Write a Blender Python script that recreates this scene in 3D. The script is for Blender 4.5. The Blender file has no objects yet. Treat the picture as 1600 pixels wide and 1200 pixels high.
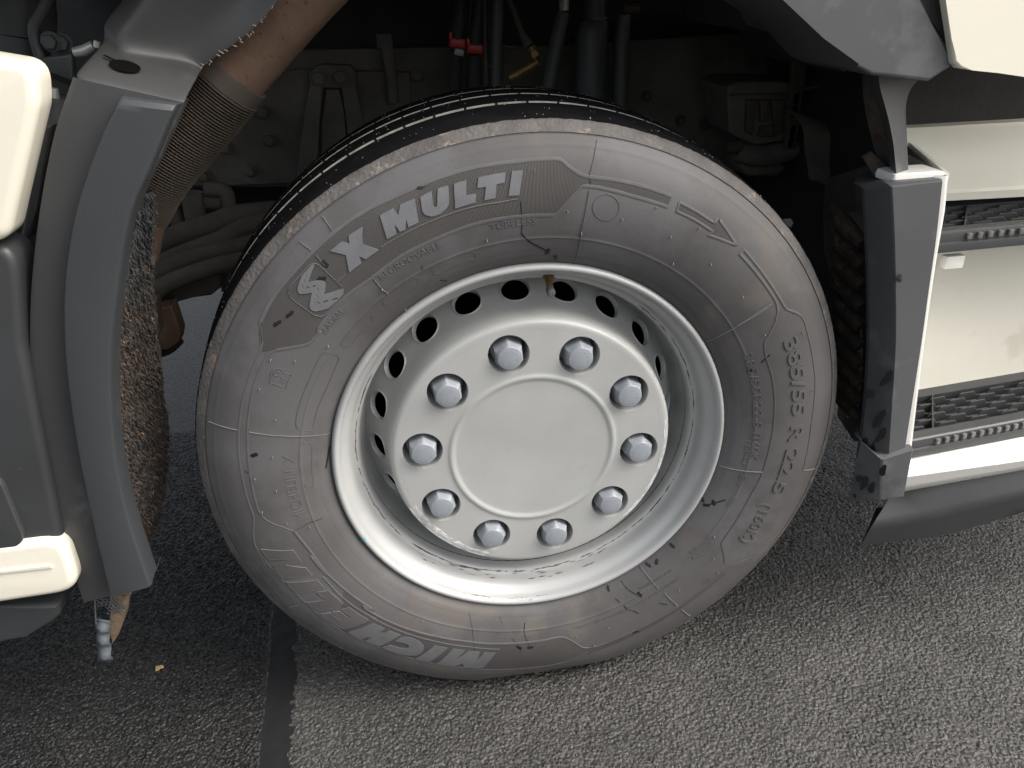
import bpy, bmesh, math, random
import numpy as np
from mathutils import Vector, Matrix
random.seed(7); rng = np.random.default_rng(7)
scene = bpy.context.scene
# ------------------------------------------------------------------ camera, sky, sun, exposure
cam_data = bpy.data.cameras.new('camera'); cam = bpy.data.objects.new('camera', cam_data)
scene.collection.objects.link(cam); scene.camera = cam
cam_data.sensor_fit = 'HORIZONTAL'; cam_data.sensor_width = 36.0; cam_data.lens = 36.0 * 1209.62 / 1600
cam_data.clip_start = .02; cam_data.clip_end = 300
cam.matrix_world = Matrix(((0.9877,0.103,-0.1173,-0.1594),(-0.1518,0.4589,-0.8754,-0.971),(-0.0363,0.8825,0.4689,1.1191),(0,0,0,1)))
world = bpy.data.worlds.new('World'); scene.world = world; world.use_nodes = True
wn, wl = world.node_tree.nodes, world.node_tree.links
SUN_EL, SUN_AZ = math.radians(45), math.radians(112)      # azimuth measured clockwise from +Y (into the truck)
sky = wn.new('ShaderNodeTexSky'); sky.sky_type = 'NISHITA'; sky.sun_disc = False
sky.sun_elevation = SUN_EL; sky.sun_rotation = SUN_AZ; sky.dust_density = 6; sky.ozone_density = .6; sky.air_density = 1.0
hs = wn.new('ShaderNodeHueSaturation'); hs.inputs['Saturation'].default_value = .38     # thin overcast
wl.new(sky.outputs[0], hs.inputs['Color']); wl.new(hs.outputs[0], wn['Background'].inputs['Color'])
wn['Background'].inputs['Strength'].default_value = .15
sd = bpy.data.lights.new('sun', 'SUN'); sd.energy = .9; sd.angle = math.radians(34); sd.color = (1, .95, .88)
sun = bpy.data.objects.new('sun', sd); scene.collection.objects.link(sun)
sun.rotation_euler = Vector((-math.sin(SUN_AZ)*math.cos(SUN_EL), -math.cos(SUN_AZ)*math.cos(SUN_EL), -math.sin(SUN_EL))).to_track_quat('-Z', 'Y').to_euler()
scene.view_settings.view_transform = 'Standard'; scene.view_settings.look = 'None'
scene.view_settings.exposure = .94; scene.view_settings.gamma = 1
scene.cycles.max_bounces = 8

# ------------------------------------------------------------------ materials
def mat(name, col, rough=.5, metal=0., var=.0, vscale=8., bump=0., bscale=200., spots=None, sscale=30., sthr=.62, rvar=0., coat=0., spec=.5):
    m = bpy.data.materials.new(name); m.use_nodes = True
    N, L = m.node_tree.nodes, m.node_tree.links; b = N['Principled BSDF']
    b.inputs['Roughness'].default_value = rough; b.inputs['Metallic'].default_value = metal
    b.inputs['Base Color'].default_value = (*col, 1); b.inputs['Coat Weight'].default_value = coat
    b.inputs['Specular IOR Level'].default_value = spec
    tc = N.new('ShaderNodeTexCoord'); src = None
    if var or rvar:
        n = N.new('ShaderNodeTexNoise'); n.inputs['Scale'].default_value = vscale; n.inputs['Detail'].default_value = 6; n.inputs['Roughness'].default_value = .6
        L.new(tc.outputs['Object'], n.inputs['Vector'])
        r = N.new('ShaderNodeMapRange'); r.inputs[1].default_value = .3; r.inputs[2].default_value = .7
        r.inputs[3].default_value = 1 - var; r.inputs[4].default_value = 1 + var
        L.new(n.outputs['Fac'], r.inputs[0])
        mx = N.new('ShaderNodeVectorMath'); mx.operation = 'SCALE'; mx.inputs[0].default_value = col
        L.new(r.outputs[0], mx.inputs['Scale']); src = mx.outputs[0]
        if rvar:
            r2 = N.new('ShaderNodeMapRange'); r2.inputs[1].default_value = .3; r2.inputs[2].default_value = .7
            r2.inputs[3].default_value = rough - rvar; r2.inputs[4].default_value = rough + rvar
            L.new(n.outputs['Fac'], r2.inputs[0]); L.new(r2.outputs[0], b.inputs['Roughness'])
    if spots:
        layers = spots if isinstance(spots, list) else [(spots, sscale, sthr)]
        for k, (sc, ss, st) in enumerate(layers):
            n = N.new('ShaderNodeTexNoise'); n.inputs['Scale'].default_value = ss; n.inputs['Detail'].default_value = 8; n.inputs['Roughness'].default_value = .65
            mp = N.new('ShaderNodeMapping'); mp.inputs['Location'].default_value = (3.1*k+1, 7.7*k, 1.9)
            L.new(tc.outputs['Object'], mp.inputs[0]); L.new(mp.outputs[0], n.inputs['Vector'])
            r = N.new('ShaderNodeMapRange'); r.inputs[1].default_value = st; r.inputs[2].default_value = st + .07
            L.new(n.outputs['Fac'], r.inputs[0])
            mx = N.new('ShaderNodeMix'); mx.data_type = 'RGBA'
            L.new(r.outputs[0], mx.inputs['Factor'])
            if src: L.new(src, mx.inputs[6])
            else: mx.inputs[6].default_value = (*col, 1)
            mx.inputs[7].default_value = (*sc, 1); src = mx.outputs[2]
    if src: L.new(src, b.inputs['Base Color'])
    if bump:
        n = N.new('ShaderNodeTexNoise'); n.inputs['Scale'].default_value = bscale; n.inputs['Detail'].default_value = 4
        L.new(tc.outputs['Object'], n.inputs['Vector'])
        bp = N.new('ShaderNodeBump'); bp.inputs['Strength'].default_value = bump; bp.inputs['Distance'].default_value = .002
        L.new(n.outputs['Fac'], bp.inputs['Height']); L.new(bp.outputs[0], b.inputs['Normal'])
    return m
M = {}
M['sidewall'] = mat('sidewall_rubber', (.082,.078,.0775), .60, var=.16, vscale=7, bump=.10, bscale=260, rvar=.07, spots=[((.105,.102,.104), 3.2, .52), ((.102,.091,.082), 5.5, .55), ((.26,.24,.21), 170, .73)])
M['shoulder'] = mat('worn_shoulder_rubber', (.100,.092,.086), .7, var=.3, vscale=25, bump=.9, bscale=190, spots=[((.24,.20,.16), 46, .60), ((.26,.165,.10), 30, .63), ((.40,.38,.35), 230, .71)])
M['tread'] = mat('tread_rubber', (.008,.008,.009), .95, var=.3, vscale=30, bump=.3, bscale=300, spec=.05)
M['grit'] = mat('pale_grit', (.5,.47,.42), .8)
M['groove'] = mat('dusty_lit_groove', (.34,.32,.28), .85, var=.4, vscale=60, spots=[((.08,.07,.06), 90, .6)])  # far groove walls: dust, with skylight from the front put into the pale colour
M['letter'] = mat('raised_letter_rubber', (.140,.143,.152), .55, var=.12, vscale=40, bump=.15, bscale=400, spots=[((.13,.13,.135), 60, .62)])
M['rib'] = mat('moulded_rib_rubber', (.100,.097,.098), .58, var=.12, vscale=30, bump=.1, bscale=300)
M['lettermid'] = mat('lower_letter_rubber', (.108,.108,.113), .58, var=.12, vscale=40, bump=.15, bscale=400)
M['faint'] = mat('faint_letter_rubber', (.088,.083,.082), .55, var=.12, vscale=20, bump=.1, bscale=300)
M['scuff'] = mat('black_scuff', (.012,.012,.012), .4)
M['flash'] = mat('mould_flash', (.17,.166,.162), .6)
M['rim'] = mat('silver_rim_paint', (.41,.415,.41), .47, .16, var=.07, vscale=9, rvar=.06, bump=.03, bscale=500, spots=[((.36,.32,.27), 15, .68), ((.2,.15,.11), 80, .76)])
M['disc'] = mat('matt_disc_paint', (.41,.415,.40), .5, .12, var=.09, vscale=6, rvar=.06, bump=.06, bscale=600, spots=[((.56,.56,.55), 200, .70), ((.40,.37,.33), 12, .66)])
M['disc_scuff'] = mat('whitish_scuff', (.66,.66,.65), .6)
M['nut'] = mat('grey_nut_cap', (.28,.30,.325), .45, .08, var=.07, vscale=50, bump=.05, bscale=300, spots=[((.5,.52,.54), 120, .66), ((.2,.17,.14), 40, .66)])
M['rustydirt'] = mat('rusty_dirt', (.105,.082,.062), .8, var=.4, vscale=60, bump=.3)
M['brass'] = mat('old_brass', (.22,.15,.065), .5, .6, var=.3, vscale=60, spots=[((.12,.07,.03), 60, .55)])
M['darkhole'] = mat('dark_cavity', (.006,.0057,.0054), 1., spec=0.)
M['plastic'] = mat('grey_plastic', (.051,.0515,.052), .46, var=.08, vscale=5, rvar=.07, bump=.10, bscale=700, spots=[((.095,.095,.095), 6, .58), ((.40,.39,.37), 140, .755)])
M['plasticlight'] = mat('lighter_grey_plastic', (.045,.049,.053), .42, var=.05, vscale=5, rvar=.05, bump=.10, bscale=700, spots=[((.056,.059,.062), 5, .55), ((.42,.42,.40), 150, .76)])
M['trimplastic'] = mat('scuffed_trim_plastic', (.066,.069,.072), .44, var=.06, vscale=6, rvar=.06, bump=.08, bscale=600, spots=[((.092,.094,.096), 9, .56), ((.36,.36,.35), 60, .71)])
M['wingplastic'] = mat('dusty_wing_plastic', (.078,.080,.083), .45, var=.08, vscale=6, rvar=.06, bump=.08, bscale=700, spots=[((.115,.116,.118), 6, .55), ((.5,.5,.48), 160, .785)])
M['blackplastic'] = mat('black_plastic', (.040,.042,.044), .45, var=.1, vscale=10, bump=.12, bscale=500, spots=[((.11,.11,.105), 30, .66)])
M['cream'] = mat('cream_paint', (.80,.765,.64), .26, var=.015, vscale=3, coat=.5, spots=[((.72,.68,.56), 5, .62), ((.9,.9,.86), 90, .755), ((.35,.31,.25), 120, .785)])
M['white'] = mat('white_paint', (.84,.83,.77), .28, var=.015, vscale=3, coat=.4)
M['stepwall'] = mat('step_well_paint', (.72,.695,.60), .38, var=.03, vscale=4, spots=[((.62,.59,.50), 6, .62)])
M['underside'] = mat('dusty_chassis', (.118,.109,.095), .75, var=.35, vscale=9, bump=.4, bscale=90, spots=[((.17,.145,.11), 9, .62)])
M['chassisblack'] = mat('black_chassis', (.022,.022,.022), .65, var=.3, vscale=9, bump=.3, bscale=90)
M['hose'] = mat('dusty_hose', (.078,.068,.055), .8, var=.3, vscale=14, bump=.4, bscale=140)
M['rust'] = mat('rusty_pipe_metal', (.13,.08,.054), .85, var=.25, vscale=14, bump=.5, bscale=120, spots=[((.045,.027,.02), 150, .60), ((.19,.13,.09), 9, .58)])
M['flexhose'] = mat('dusty_flex_metal', (.066,.052,.040), .7, var=.25, vscale=14, bump=.2, bscale=140)
M['darkmetal'] = mat('dark_grey_metal', (.085,.089,.09), .5, .1, var=.15, vscale=10, bump=.15, bscale=90)
M['palemetal'] = mat('pale_metal', (.55,.54,.5), .4, .5, var=.1, vscale=20)
M['greyworn'] = mat('worn_grey_grip', (.14,.14,.137), .5, var=.2, vscale=60)
M['scratch'] = mat('pale_scratch', (.42,.37,.28), .8, var=.3, vscale=90)
M['red'] = mat('red_plastic', (.40,.028,.022), .4, var=.08, vscale=20)
M['greyclip'] = mat('grey_clip', (.35,.36,.35), .5)
M['mud'] = mat('dried_mud', (.06,.043,.03), .95, var=.5, vscale=40, bump=1., bscale=160, spots=[((.035,.037,.038), 18, .48), ((.12,.085,.055), 70, .62)])
M['mudlight'] = mat('pale_dried_mud', (.15,.105,.068), .95, var=.4, vscale=60, bump=1., bscale=150, spots=[((.16,.11,.08), 50, .58)])
M['mudstrand'] = mat('mud_bristle', (.075,.052,.034), .95, var=.5, vscale=60)
M['darkstrand'] = mat('dark_bristle', (.04,.042,.044), .8, var=.4, vscale=60)
M['tornplastic'] = mat('torn_grey_flap', (.10,.112,.125), .42, var=.1, vscale=20)
M['yellow'] = mat('yellow_tag', (.35,.25,.04), .6)
M['leaf'] = mat('dry_leaf', (.42,.29,.13), .7, var=.2, vscale=200)

# ------------------------------------------------------------------ mesh helpers
def link(name, verts, faces, mats, parent=None, mi=None, angle=35, loc=None, kind=None, sub=0):
    me = bpy.data.meshes.new(name); me.from_pydata([tuple(v) for v in verts], [], [tuple(f) for f in faces])
    for m in (mats if isinstance(mats, list) else [mats]): me.materials.append(M[m])
    if mi is not None: me.polygons.foreach_set('material_index', mi)
    bm = bmesh.new(); bm.from_mesh(me); bmesh.ops.remove_doubles(bm, verts=bm.verts, dist=2e-5)
    bmesh.ops.recalc_face_normals(bm, faces=bm.faces); bm.to_mesh(me); bm.free()
    return finish(name, me, parent, angle, loc, kind, sub)
def finish(name, me, parent, angle=35, loc=None, kind=None, sub=0):
    me.polygons.foreach_set('use_smooth', [angle > 0]*len(me.polygons))
    if angle > 0: me.set_sharp_from_angle(angle=math.radians(angle))
    o = bpy.data.objects.new(name, me); scene.collection.objects.link(o)
    if parent: o.parent = parent
    if loc is not None: o.location = loc
    if kind: o['kind'] = kind
    if sub:
        md = o.modifiers.new('subdivision', 'SUBSURF'); md.levels = md.render_levels = sub
    return o
def from_bm(name, bm, m, parent=None, angle=35, loc=None, kind=None):
    me = bpy.data.meshes.new(name); bmesh.ops.recalc_face_normals(bm, faces=bm.faces); bm.to_mesh(me); bm.free()
    for k in (m if isinstance(m, list) else [m]): me.materials.append(M[k])
    return finish(name, me, parent, angle, loc, kind)
def slab_bm(pts, y0, y1, bevel=.0, seg=3, bm=None):
    """outline pts (x,z) with front at y0 and back at y1, its front edge rounded"""
    bm = bm or bmesh.new()
    f = [bm.verts.new((x, y0, z)) for x, z in pts]; b = [bm.verts.new((x, y1, z)) for x, z in pts]
    n = len(pts); ff = bm.faces.new(f); bm.faces.new(b[::-1])
    for i in range(n): bm.faces.new((f[i], b[i], b[(i+1) % n], f[(i+1) % n]))
    if bevel: bmesh.ops.bevel(bm, geom=list(ff.edges), offset=bevel, segments=seg, profile=.5, affect='EDGES', clamp_overlap=True)
    return bm
def weighted(o):
    md = o.modifiers.new('weighted_normal', 'WEIGHTED_NORMAL'); md.keep_sharp = True; md.weight = 80; return o
def slab(name, pts, y0, y1, m, parent=None, bevel=.004, seg=3, angle=40):
    return weighted(from_bm(name, slab_bm(pts, y0, y1, bevel, seg), m, parent, angle))
def fillet(pts, r, n=7):
    out = []; P = [np.array(p, float) for p in pts]
    for i, p in enumerate(P):
        a, b = P[i-1]-p, P[(i+1) % len(P)]-p; la, lb = np.linalg.norm(a), np.linalg.norm(b); a /= la; b /= lb
        rr = r[i] if isinstance(r, (list, tuple)) else r; half = math.acos(max(-1, min(1, a@b)))/2; d = min(rr/math.tan(half), la*.48, lb*.48)
        for k in range(n):
            t = k/(n-1); out.append(tuple((1-t)**2*(p+a*d)+2*t*(1-t)*p+t*t*(p+b*d)))
    return out
def pillow(name, pts, y0, y1, R, m, parent, bulge=.0):
    """panel with a generously rounded edge: outline rings stepping inwards as they come forward"""
    P = np.array(pts); A = .5*np.sum(P[:, 0]*np.roll(P[:, 1], -1)-np.roll(P[:, 0], -1)*P[:, 1])
    t = np.roll(P, -1, 0)-np.roll(P, 1, 0); t /= np.maximum(np.linalg.norm(t, axis=1), 1e-9)[:, None]; nrm = np.stack([-t[:, 1], t[:, 0]], -1)*np.sign(A)
    rows = [[(x, y1, z) for x, z in P]]
    for k in range(8):
        w = math.pi/2*k/7; Q = P+nrm*R*(1-math.cos(w)); rows.append([(x, y0+R*(1-math.sin(w)), z) for x, z in Q])
    V, Fc = loft_vf(rows, closed=True); n = len(P); c = P.mean(0); V.append((c[0], y0, c[1])); b = (len(rows)-1)*n; Fc += [(b+i, b+(i+1) % n, len(V)-1) for i in range(n)]
    return link(name, V, Fc, m, parent, angle=50)
def box_bm(c, s, rot=None, bevel=.0, bm=None, seg=2):
    bm2 = bmesh.new(); bmesh.ops.create_cube(bm2, size=1)
    bmesh.ops.scale(bm2, vec=s, verts=bm2.verts)
    if bevel: bmesh.ops.bevel(bm2, geom=list(bm2.edges), offset=bevel, segments=seg, profile=.5, affect='EDGES')
    if rot is not None: bmesh.ops.rotate(bm2, matrix=rot, verts=bm2.verts)
    bmesh.ops.translate(bm2, vec=c, verts=bm2.verts)
    if bm is None: return bm2
    me = bpy.data.meshes.new('t'); bm2.to_mesh(me); bm2.free(); bm.from_mesh(me); bpy.data.meshes.remove(me); return bm
def box(name, c, s, m, parent=None, rot=None, bevel=.003): return from_bm(name, box_bm(c, s, rot, bevel), m, parent, 40)
def catmull(P, n):
    P = [np.array(p, float) for p in P]; out = []
    Q = [2*P[0]-P[1]] + P + [2*P[-1]-P[-2]]
    for i in range(len(P)-1):
        a, b, c, d = Q[i:i+4]
        for k in range(n):
            t = k/n; out.append(.5*((2*b)+(c-a)*t+(2*a-5*b+4*c-d)*t*t+(-a+3*b-3*c+d)*t**3))
    out.append(P[-1]); return out
def loft_vf(rows, closed=False):
    n = len(rows[0]); V = [v for r in rows for v in r]; Fc = []
    for i in range(len(rows)-1):
        for j in range(n if closed else n-1):
            k = (j+1) % n; Fc.append((i*n+j, i*n+k, (i+1)*n+k, (i+1)*n+j))
    return V, Fc
def loft(name, cols, n, m, parent=None, angle=50, **kw):
    """cols: one polyline of control points per column; columns are smoothed along their length and skinned"""
    C = [catmull(c, n) for c in cols]; rows = [[c[i] for c in C] for i in range(len(C[0]))]
    V, Fc = loft_vf(rows); return link(name, V, Fc, m, parent, angle=angle, **kw)
def tube_vf(P, rad, n=12, V=None, Fc=None, cap=True):
    V = [] if V is None else V; Fc = [] if Fc is None else Fc; base = len(V)
    P = [Vector(p) for p in P]; R = rad if isinstance(rad, (list, tuple)) else [rad]*len(P)
    up = Vector((.13,.31,.94))
    for i, p in enumerate(P):
        t = (P[min(i+1, len(P)-1)] - P[max(i-1, 0)]).normalized()
        a = t.cross(up).normalized(); b = t.cross(a)
        for k in range(n):
            w = 2*math.pi*k/n; V.append(tuple(p + (a*math.cos(w)+b*math.sin(w))*R[i]))
    for i in range(len(P)-1):
        for k in range(n):
            Fc.append((base+i*n+k, base+i*n+(k+1) % n, base+(i+1)*n+(k+1) % n, base+(i+1)*n+k))
    if cap:
        Fc.append(tuple(base+k for k in range(n))[::-1]); Fc.append(tuple(base+(len(P)-1)*n+k for k in range(n)))
    return V, Fc
def tube(name, P, rad, m, parent=None, n=14, smooth=0, angle=40, **kw):
    if smooth:
        if isinstance(rad, list): rad = np.interp(np.linspace(0, len(rad)-1, (len(P)-1)*smooth+1), range(len(rad)), rad).tolist()
        P = catmull(P, smooth)
    V, Fc = tube_vf(P, rad, n); return link(name, V, Fc, m, parent, angle=angle, **kw)
def lathe(prof, n, full=True):
    V = []; Fc = []; k = len(prof)
    for i in range(n):
        a = 2*math.pi*i/n
        for r, y in prof: V.append((r*math.cos(a), y, r*math.sin(a)))
    for i in range(n):
        for j in range(k-1):
            Fc.append((i*k+j, ((i+1) % n)*k+j, ((i+1) % n)*k+j+1, i*k+j+1))
    return V, Fc
def hexbolt(name, p, r, h, m, parent, axis=(0,-1,0)):
    """hexagon bolt head on a washer; p is the middle of its seat"""
    z = Vector(axis).normalized(); q = z.to_track_quat('Z', 'Y').to_matrix()
    bm = bmesh.new()
    for (rr, z0, z1, n) in ((r*1.35, 0, h*.25, 20), (r, h*.25, h, 6)):
        a = [bm.verts.new(q @ Vector((rr*math.cos(2*math.pi*k/n), rr*math.sin(2*math.pi*k/n), z0)) + Vector(p)) for k in range(n)]
        b = [bm.verts.new(q @ Vector((rr*math.cos(2*math.pi*k/n), rr*math.sin(2*math.pi*k/n), z1)) + Vector(p)) for k in range(n)]
        for k in range(n): bm.faces.new((a[k], a[(k+1) % n], b[(k+1) % n], b[k]))
        top = bm.faces.new(b)
        bmesh.ops.bevel(bm, geom=list(top.edges), offset=r*.12, segments=1, affect='EDGES')
    return from_bm(name, bm, m, parent, 30)

PROF = [(.288,.012),(.296,.006),(.303,-.002),(.315,-.011),(.335,-.020),(.36,-.0265),(.39,-.0295),(.415,-.028),(.44,-.0225),(.458,-.0145),(.470,-.0075),(.482,.002),(.49,.009)]
def spline_table(pts, n=400):
    xs = np.array([p[0] for p in pts]); ys = np.array([p[1] for p in pts])
    m = np.gradient(ys, xs)
    X = np.linspace(xs[0], xs[-1], n); i = np.clip(np.searchsorted(xs, X) - 1, 0, len(xs) - 2)
    h = xs[i+1] - xs[i]; t = (X - xs[i]) / h
    Y = (2*t**3-3*t**2+1)*ys[i] + (t**3-2*t**2+t)*h*m[i] + (-2*t**3+3*t**2)*ys[i+1] + (t**3-t**2)*h*m[i+1]
    return X, Y
SX, SY = spline_table(PROF)
def side_y(r): return np.interp(r, SX, SY)
def deform(a, r, y):
    """wheel polar (radians, metres) -> wheel xyz, flattened where the tyre stands on the road"""
    a = np.asarray(a, float); r = np.asarray(r, float); y = np.asarray(y, float)
    s = -np.sin(a)
    lim = np.where(s > .5, WHEEL_Z / np.maximum(s, .5), 2.)
    x = .4935 - lim; k = np.clip(.5*(x + np.sqrt(x*x + .004**2)), 0, .03)
    w = np.clip((r - .30) / .1935, 0, 1.05)
    r2 = r - k * w
    side = np.where(y < .163, -1., 1.)
    y2 = y + side * .35 * k * np.sin(np.pi * np.clip(w, 0, 1))
    return np.stack([r2*np.cos(a), y2, r2*np.sin(a)], -1)
def surf(deg, r, h=0.):
    a = np.radians(deg); e = 1e-4
    P = deform(a, r, side_y(r))
    du = deform(a + 1e-3, r, side_y(r)) - P; dv = deform(a, r + e, side_y(r + e)) - P
    n = np.cross(du, dv); n = n / np.linalg.norm(n, axis=-1, keepdims=True)
    n = n * np.where(n[..., 1:2] > 0, -1., 1.)
    return P + n * np.asarray(h)[..., None] if np.ndim(h) else P + n * h
WHEEL_Z = .478

# ------------------------------------------------------------------ the road
def cell_stones(X, Y, cell, seed):
    """height of jittered round stones, evaluated on arrays X, Y"""
    g = np.random.default_rng(seed); n = 512
    jx = g.random((n, n)); jy = g.random((n, n)); hh = g.random((n, n)); rr = .5 + .28*g.random((n, n))
    tx = g.normal(0, .35, (n, n)); ty = g.normal(0, .35, (n, n))
    cx = np.floor(X/cell).astype(int); cy = np.floor(Y/cell).astype(int); best = np.full(X.shape, -9.)
    for di in (-1, 0, 1):
        for dj in (-1, 0, 1):
            ix, iy = (cx+di), (cy+dj); a, b = ix % n, iy % n
            dx = X/cell - (ix + jx[a, b]); dy = Y/cell - (iy + jy[a, b])
            d2 = (dx*dx + dy*dy)/(rr[a, b]**2)
            h = np.where(d2 < 1, np.sqrt(np.maximum(1-d2, 0))*.55 + (dx*tx[a, b]+dy*ty[a, b]) + hh[a, b]*.5, -9.)
            best = np.maximum(best, np.minimum(h, .78 + hh[a, b]*.22))
    return np.where(best < 0, 0, best)
def smooth_noise(X, Y, scale, seed):
    g = np.random.default_rng(seed); n = 256; T = g.random((n, n)); x = X/scale; y = Y/scale
    i = np.floor(x).astype(int); j = np.floor(y).astype(int); fx = x-i; fy = y-j; fx = fx*fx*(3-2*fx); fy = fy*fy*(3-2*fy)
    t = lambda a, b: T[a % n, b % n]
    return (t(i, j)*(1-fx)+t(i+1, j)*fx)*(1-fy) + (t(i, j+1)*(1-fx)+t(i+1, j+1)*fx)*fy
def road_material(name, base, hi, rough, tilt):
    m = bpy.data.materials.new(name); m.use_nodes = True; N, L = m.node_tree.nodes, m.node_tree.links; b = N['Principled BSDF']
    tc = N.new('ShaderNodeTexCoord'); v = N.new('ShaderNodeTexVoronoi'); v.inputs['Scale'].default_value = 190
    L.new(tc.outputs['Object'], v.inputs['Vector'])
    sep = N.new('ShaderNodeSeparateColor'); L.new(v.outputs['Color'], sep.inputs[0])
    r = N.new('ShaderNodeMapRange'); r.inputs[1].default_value = .55; r.inputs[2].default_value = 1.0
    L.new(sep.outputs[0], r.inputs[0])
    n = N.new('ShaderNodeTexNoise'); n.inputs['Scale'].default_value = 6; n.inputs['Detail'].default_value = 8
    L.new(tc.outputs['Object'], n.inputs['Vector'])
    mx = N.new('ShaderNodeMix'); mx.data_type = 'RGBA'; L.new(r.outputs[0], mx.inputs['Factor'])
    mx.inputs[6].default_value = (*base, 1); mx.inputs[7].default_value = (*hi, 1)
    sc = N.new('ShaderNodeMapRange'); sc.inputs[1].default_value = .3; sc.inputs[2].default_value = .7; sc.inputs[3].default_value = .75; sc.inputs[4].default_value = 1.25
    L.new(n.outputs['Fac'], sc.inputs[0])
    vm = N.new('ShaderNodeVectorMath'); vm.operation = 'SCALE'; L.new(mx.outputs[2], vm.inputs[0]); L.new(sc.outputs[0], vm.inputs['Scale'])
    L.new(vm.outputs[0], b.inputs['Base Color'])
    b.inputs['Roughness'].default_value = rough
    n2 = N.new('ShaderNodeTexNoise'); n2.inputs['Scale'].default_value = 520; n2.inputs['Detail'].default_value = 5
    L.new(tc.outputs['Object'], n2.inputs['Vector'])
    bp = N.new('ShaderNodeBump'); bp.inputs['Strength'].default_value = .75; bp.inputs['Distance'].default_value = .003
    v3 = N.new('ShaderNodeTexVoronoi'); v3.inputs['Scale'].default_value = 165; v3.inputs['Randomness'].default_value = 1
    L.new(tc.outputs['Object'], v3.inputs['Vector'])
    pe = N.new('ShaderNodeMath'); pe.operation = 'MULTIPLY_ADD'; pe.inputs[1].default_value = -1.5; L.new(v3.outputs['Distance'], pe.inputs[0]); L.new(n2.outputs['Fac'], pe.inputs[2])
    L.new(pe.outputs[0], bp.inputs['Height'])
    # every chip of stone has a broken face of its own: tilt the normal cell by cell so that some glint
    v2 = N.new('ShaderNodeTexVoronoi'); v2.inputs['Scale'].default_value = 330; L.new(tc.outputs['Object'], v2.inputs['Vector'])
    s0 = N.new('ShaderNodeVectorMath'); s0.operation = 'SUBTRACT'; s0.inputs[1].default_value = (.5, .5, .5); L.new(v2.outputs['Color'], s0.inputs[0])
    s1 = N.new('ShaderNodeVectorMath'); s1.operation = 'SCALE'; s1.inputs['Scale'].default_value = tilt; L.new(s0.outputs[0], s1.inputs[0])
    s2 = N.new('ShaderNodeVectorMath'); s2.operation = 'ADD'; L.new(bp.outputs[0], s2.inputs[0]); L.new(s1.outputs[0], s2.inputs[1])
    s3 = N.new('ShaderNodeVectorMath'); s3.operation = 'NORMALIZE'; L.new(s2.outputs[0], s3.inputs[0]); L.new(s3.outputs[0], b.inputs['Normal'])
    return m
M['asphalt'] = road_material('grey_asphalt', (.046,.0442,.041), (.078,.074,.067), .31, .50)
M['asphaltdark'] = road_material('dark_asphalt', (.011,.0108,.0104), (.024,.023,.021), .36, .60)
M['seal'] = mat('bitumen_seal', (.012,.012,.0125), .5, var=.2, vscale=30, bump=.5, bscale=160)
def road_patch():
    x0, x1, y0, y1, st = -1.22, 1.20, -.37, 1.06, .0019
    nx, ny = int((x1-x0)/st), int((y1-y0)/st)
    X, Y = np.meshgrid(np.linspace(x0, x1, nx), np.linspace(y0, y1, ny)); 
    sx = -.476 + (.245-Y)*.055 + .004*(smooth_noise(X, Y, .05, 5)-.5)            # the joint in the road
    ragged = .014*(smooth_noise(X, Y, .013, 6)-.5) + .012*(smooth_noise(X, Y, .006, 7)-.5); sx = sx + np.where(X > sx, ragged, 0)
    left = X < sx - .026; seal = np.abs(X - sx) <= .027
    big = cell_stones(X, Y, .0074, 1); small = cell_stones(X+.3, Y+.1, .0046, 2)
    patch = smooth_noise(X, Y, .05, 3)
    rough = .0012*big + .0009*small + .0009*smooth_noise(X, Y, .006, 9) + .002*patch
    flat = np.where(big > .86, .0026*big, .0012) + .0013*small + .0012*smooth_noise(X, Y, .005, 10)
    Z = np.where(left, flat, rough)
    w = np.clip((.034 - np.abs(X - sx))/.010, 0, 1); Z = Z*(1-w) + w*(.0022 + .0012*smooth_noise(X, Y, .02, 4))
    Z -= .0046
    e = np.minimum(np.minimum(X-x0, x1-X), np.minimum(Y-y0, y1-Y)); Z = np.where(e < .03, -.004 + (Z+.004)*np.clip(e/.03, 0, 1), Z)
    co = np.stack([X, Y, Z], -1).reshape(-1, 3).astype(np.float32)
    idx = np.arange(nx*ny).reshape(ny, nx)
    q = np.stack([idx[:-1, :-1], idx[:-1, 1:], idx[1:, 1:], idx[1:, :-1]], -1).reshape(-1, 4)
    me = bpy.data.meshes.new('asphalt'); me.vertices.add(len(co)); me.vertices.foreach_set('co', co.ravel())
    me.loops.add(q.size); me.loops.foreach_set('vertex_index', q.ravel().astype(np.int32))
    me.polygons.add(len(q)); me.polygons.foreach_set('loop_start', np.arange(0, q.size, 4, dtype=np.int32))
    me.polygons.foreach_set('use_smooth', np.ones(len(q), bool))
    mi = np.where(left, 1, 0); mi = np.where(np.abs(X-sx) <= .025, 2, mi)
    me.polygons.foreach_set('material_index', mi[:-1, :-1].ravel().astype(np.int32))
    for k in ('asphalt', 'asphaltdark', 'seal'): me.materials.append(M[k])
    me.update(calc_edges=True); me.validate()
    o = bpy.data.objects.new('asphalt_road', me); scene.collection.objects.link(o); o['kind'] = 'structure'
    o['label'] = 'coarse grey asphalt road with a dark sealed joint under the truck'
    return o
road_patch()
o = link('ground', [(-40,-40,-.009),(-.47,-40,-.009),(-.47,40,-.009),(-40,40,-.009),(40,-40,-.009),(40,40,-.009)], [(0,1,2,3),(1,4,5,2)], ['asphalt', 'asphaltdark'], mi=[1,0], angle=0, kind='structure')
o['label'] = 'grey asphalt ground stretching away around the truck'
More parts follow.
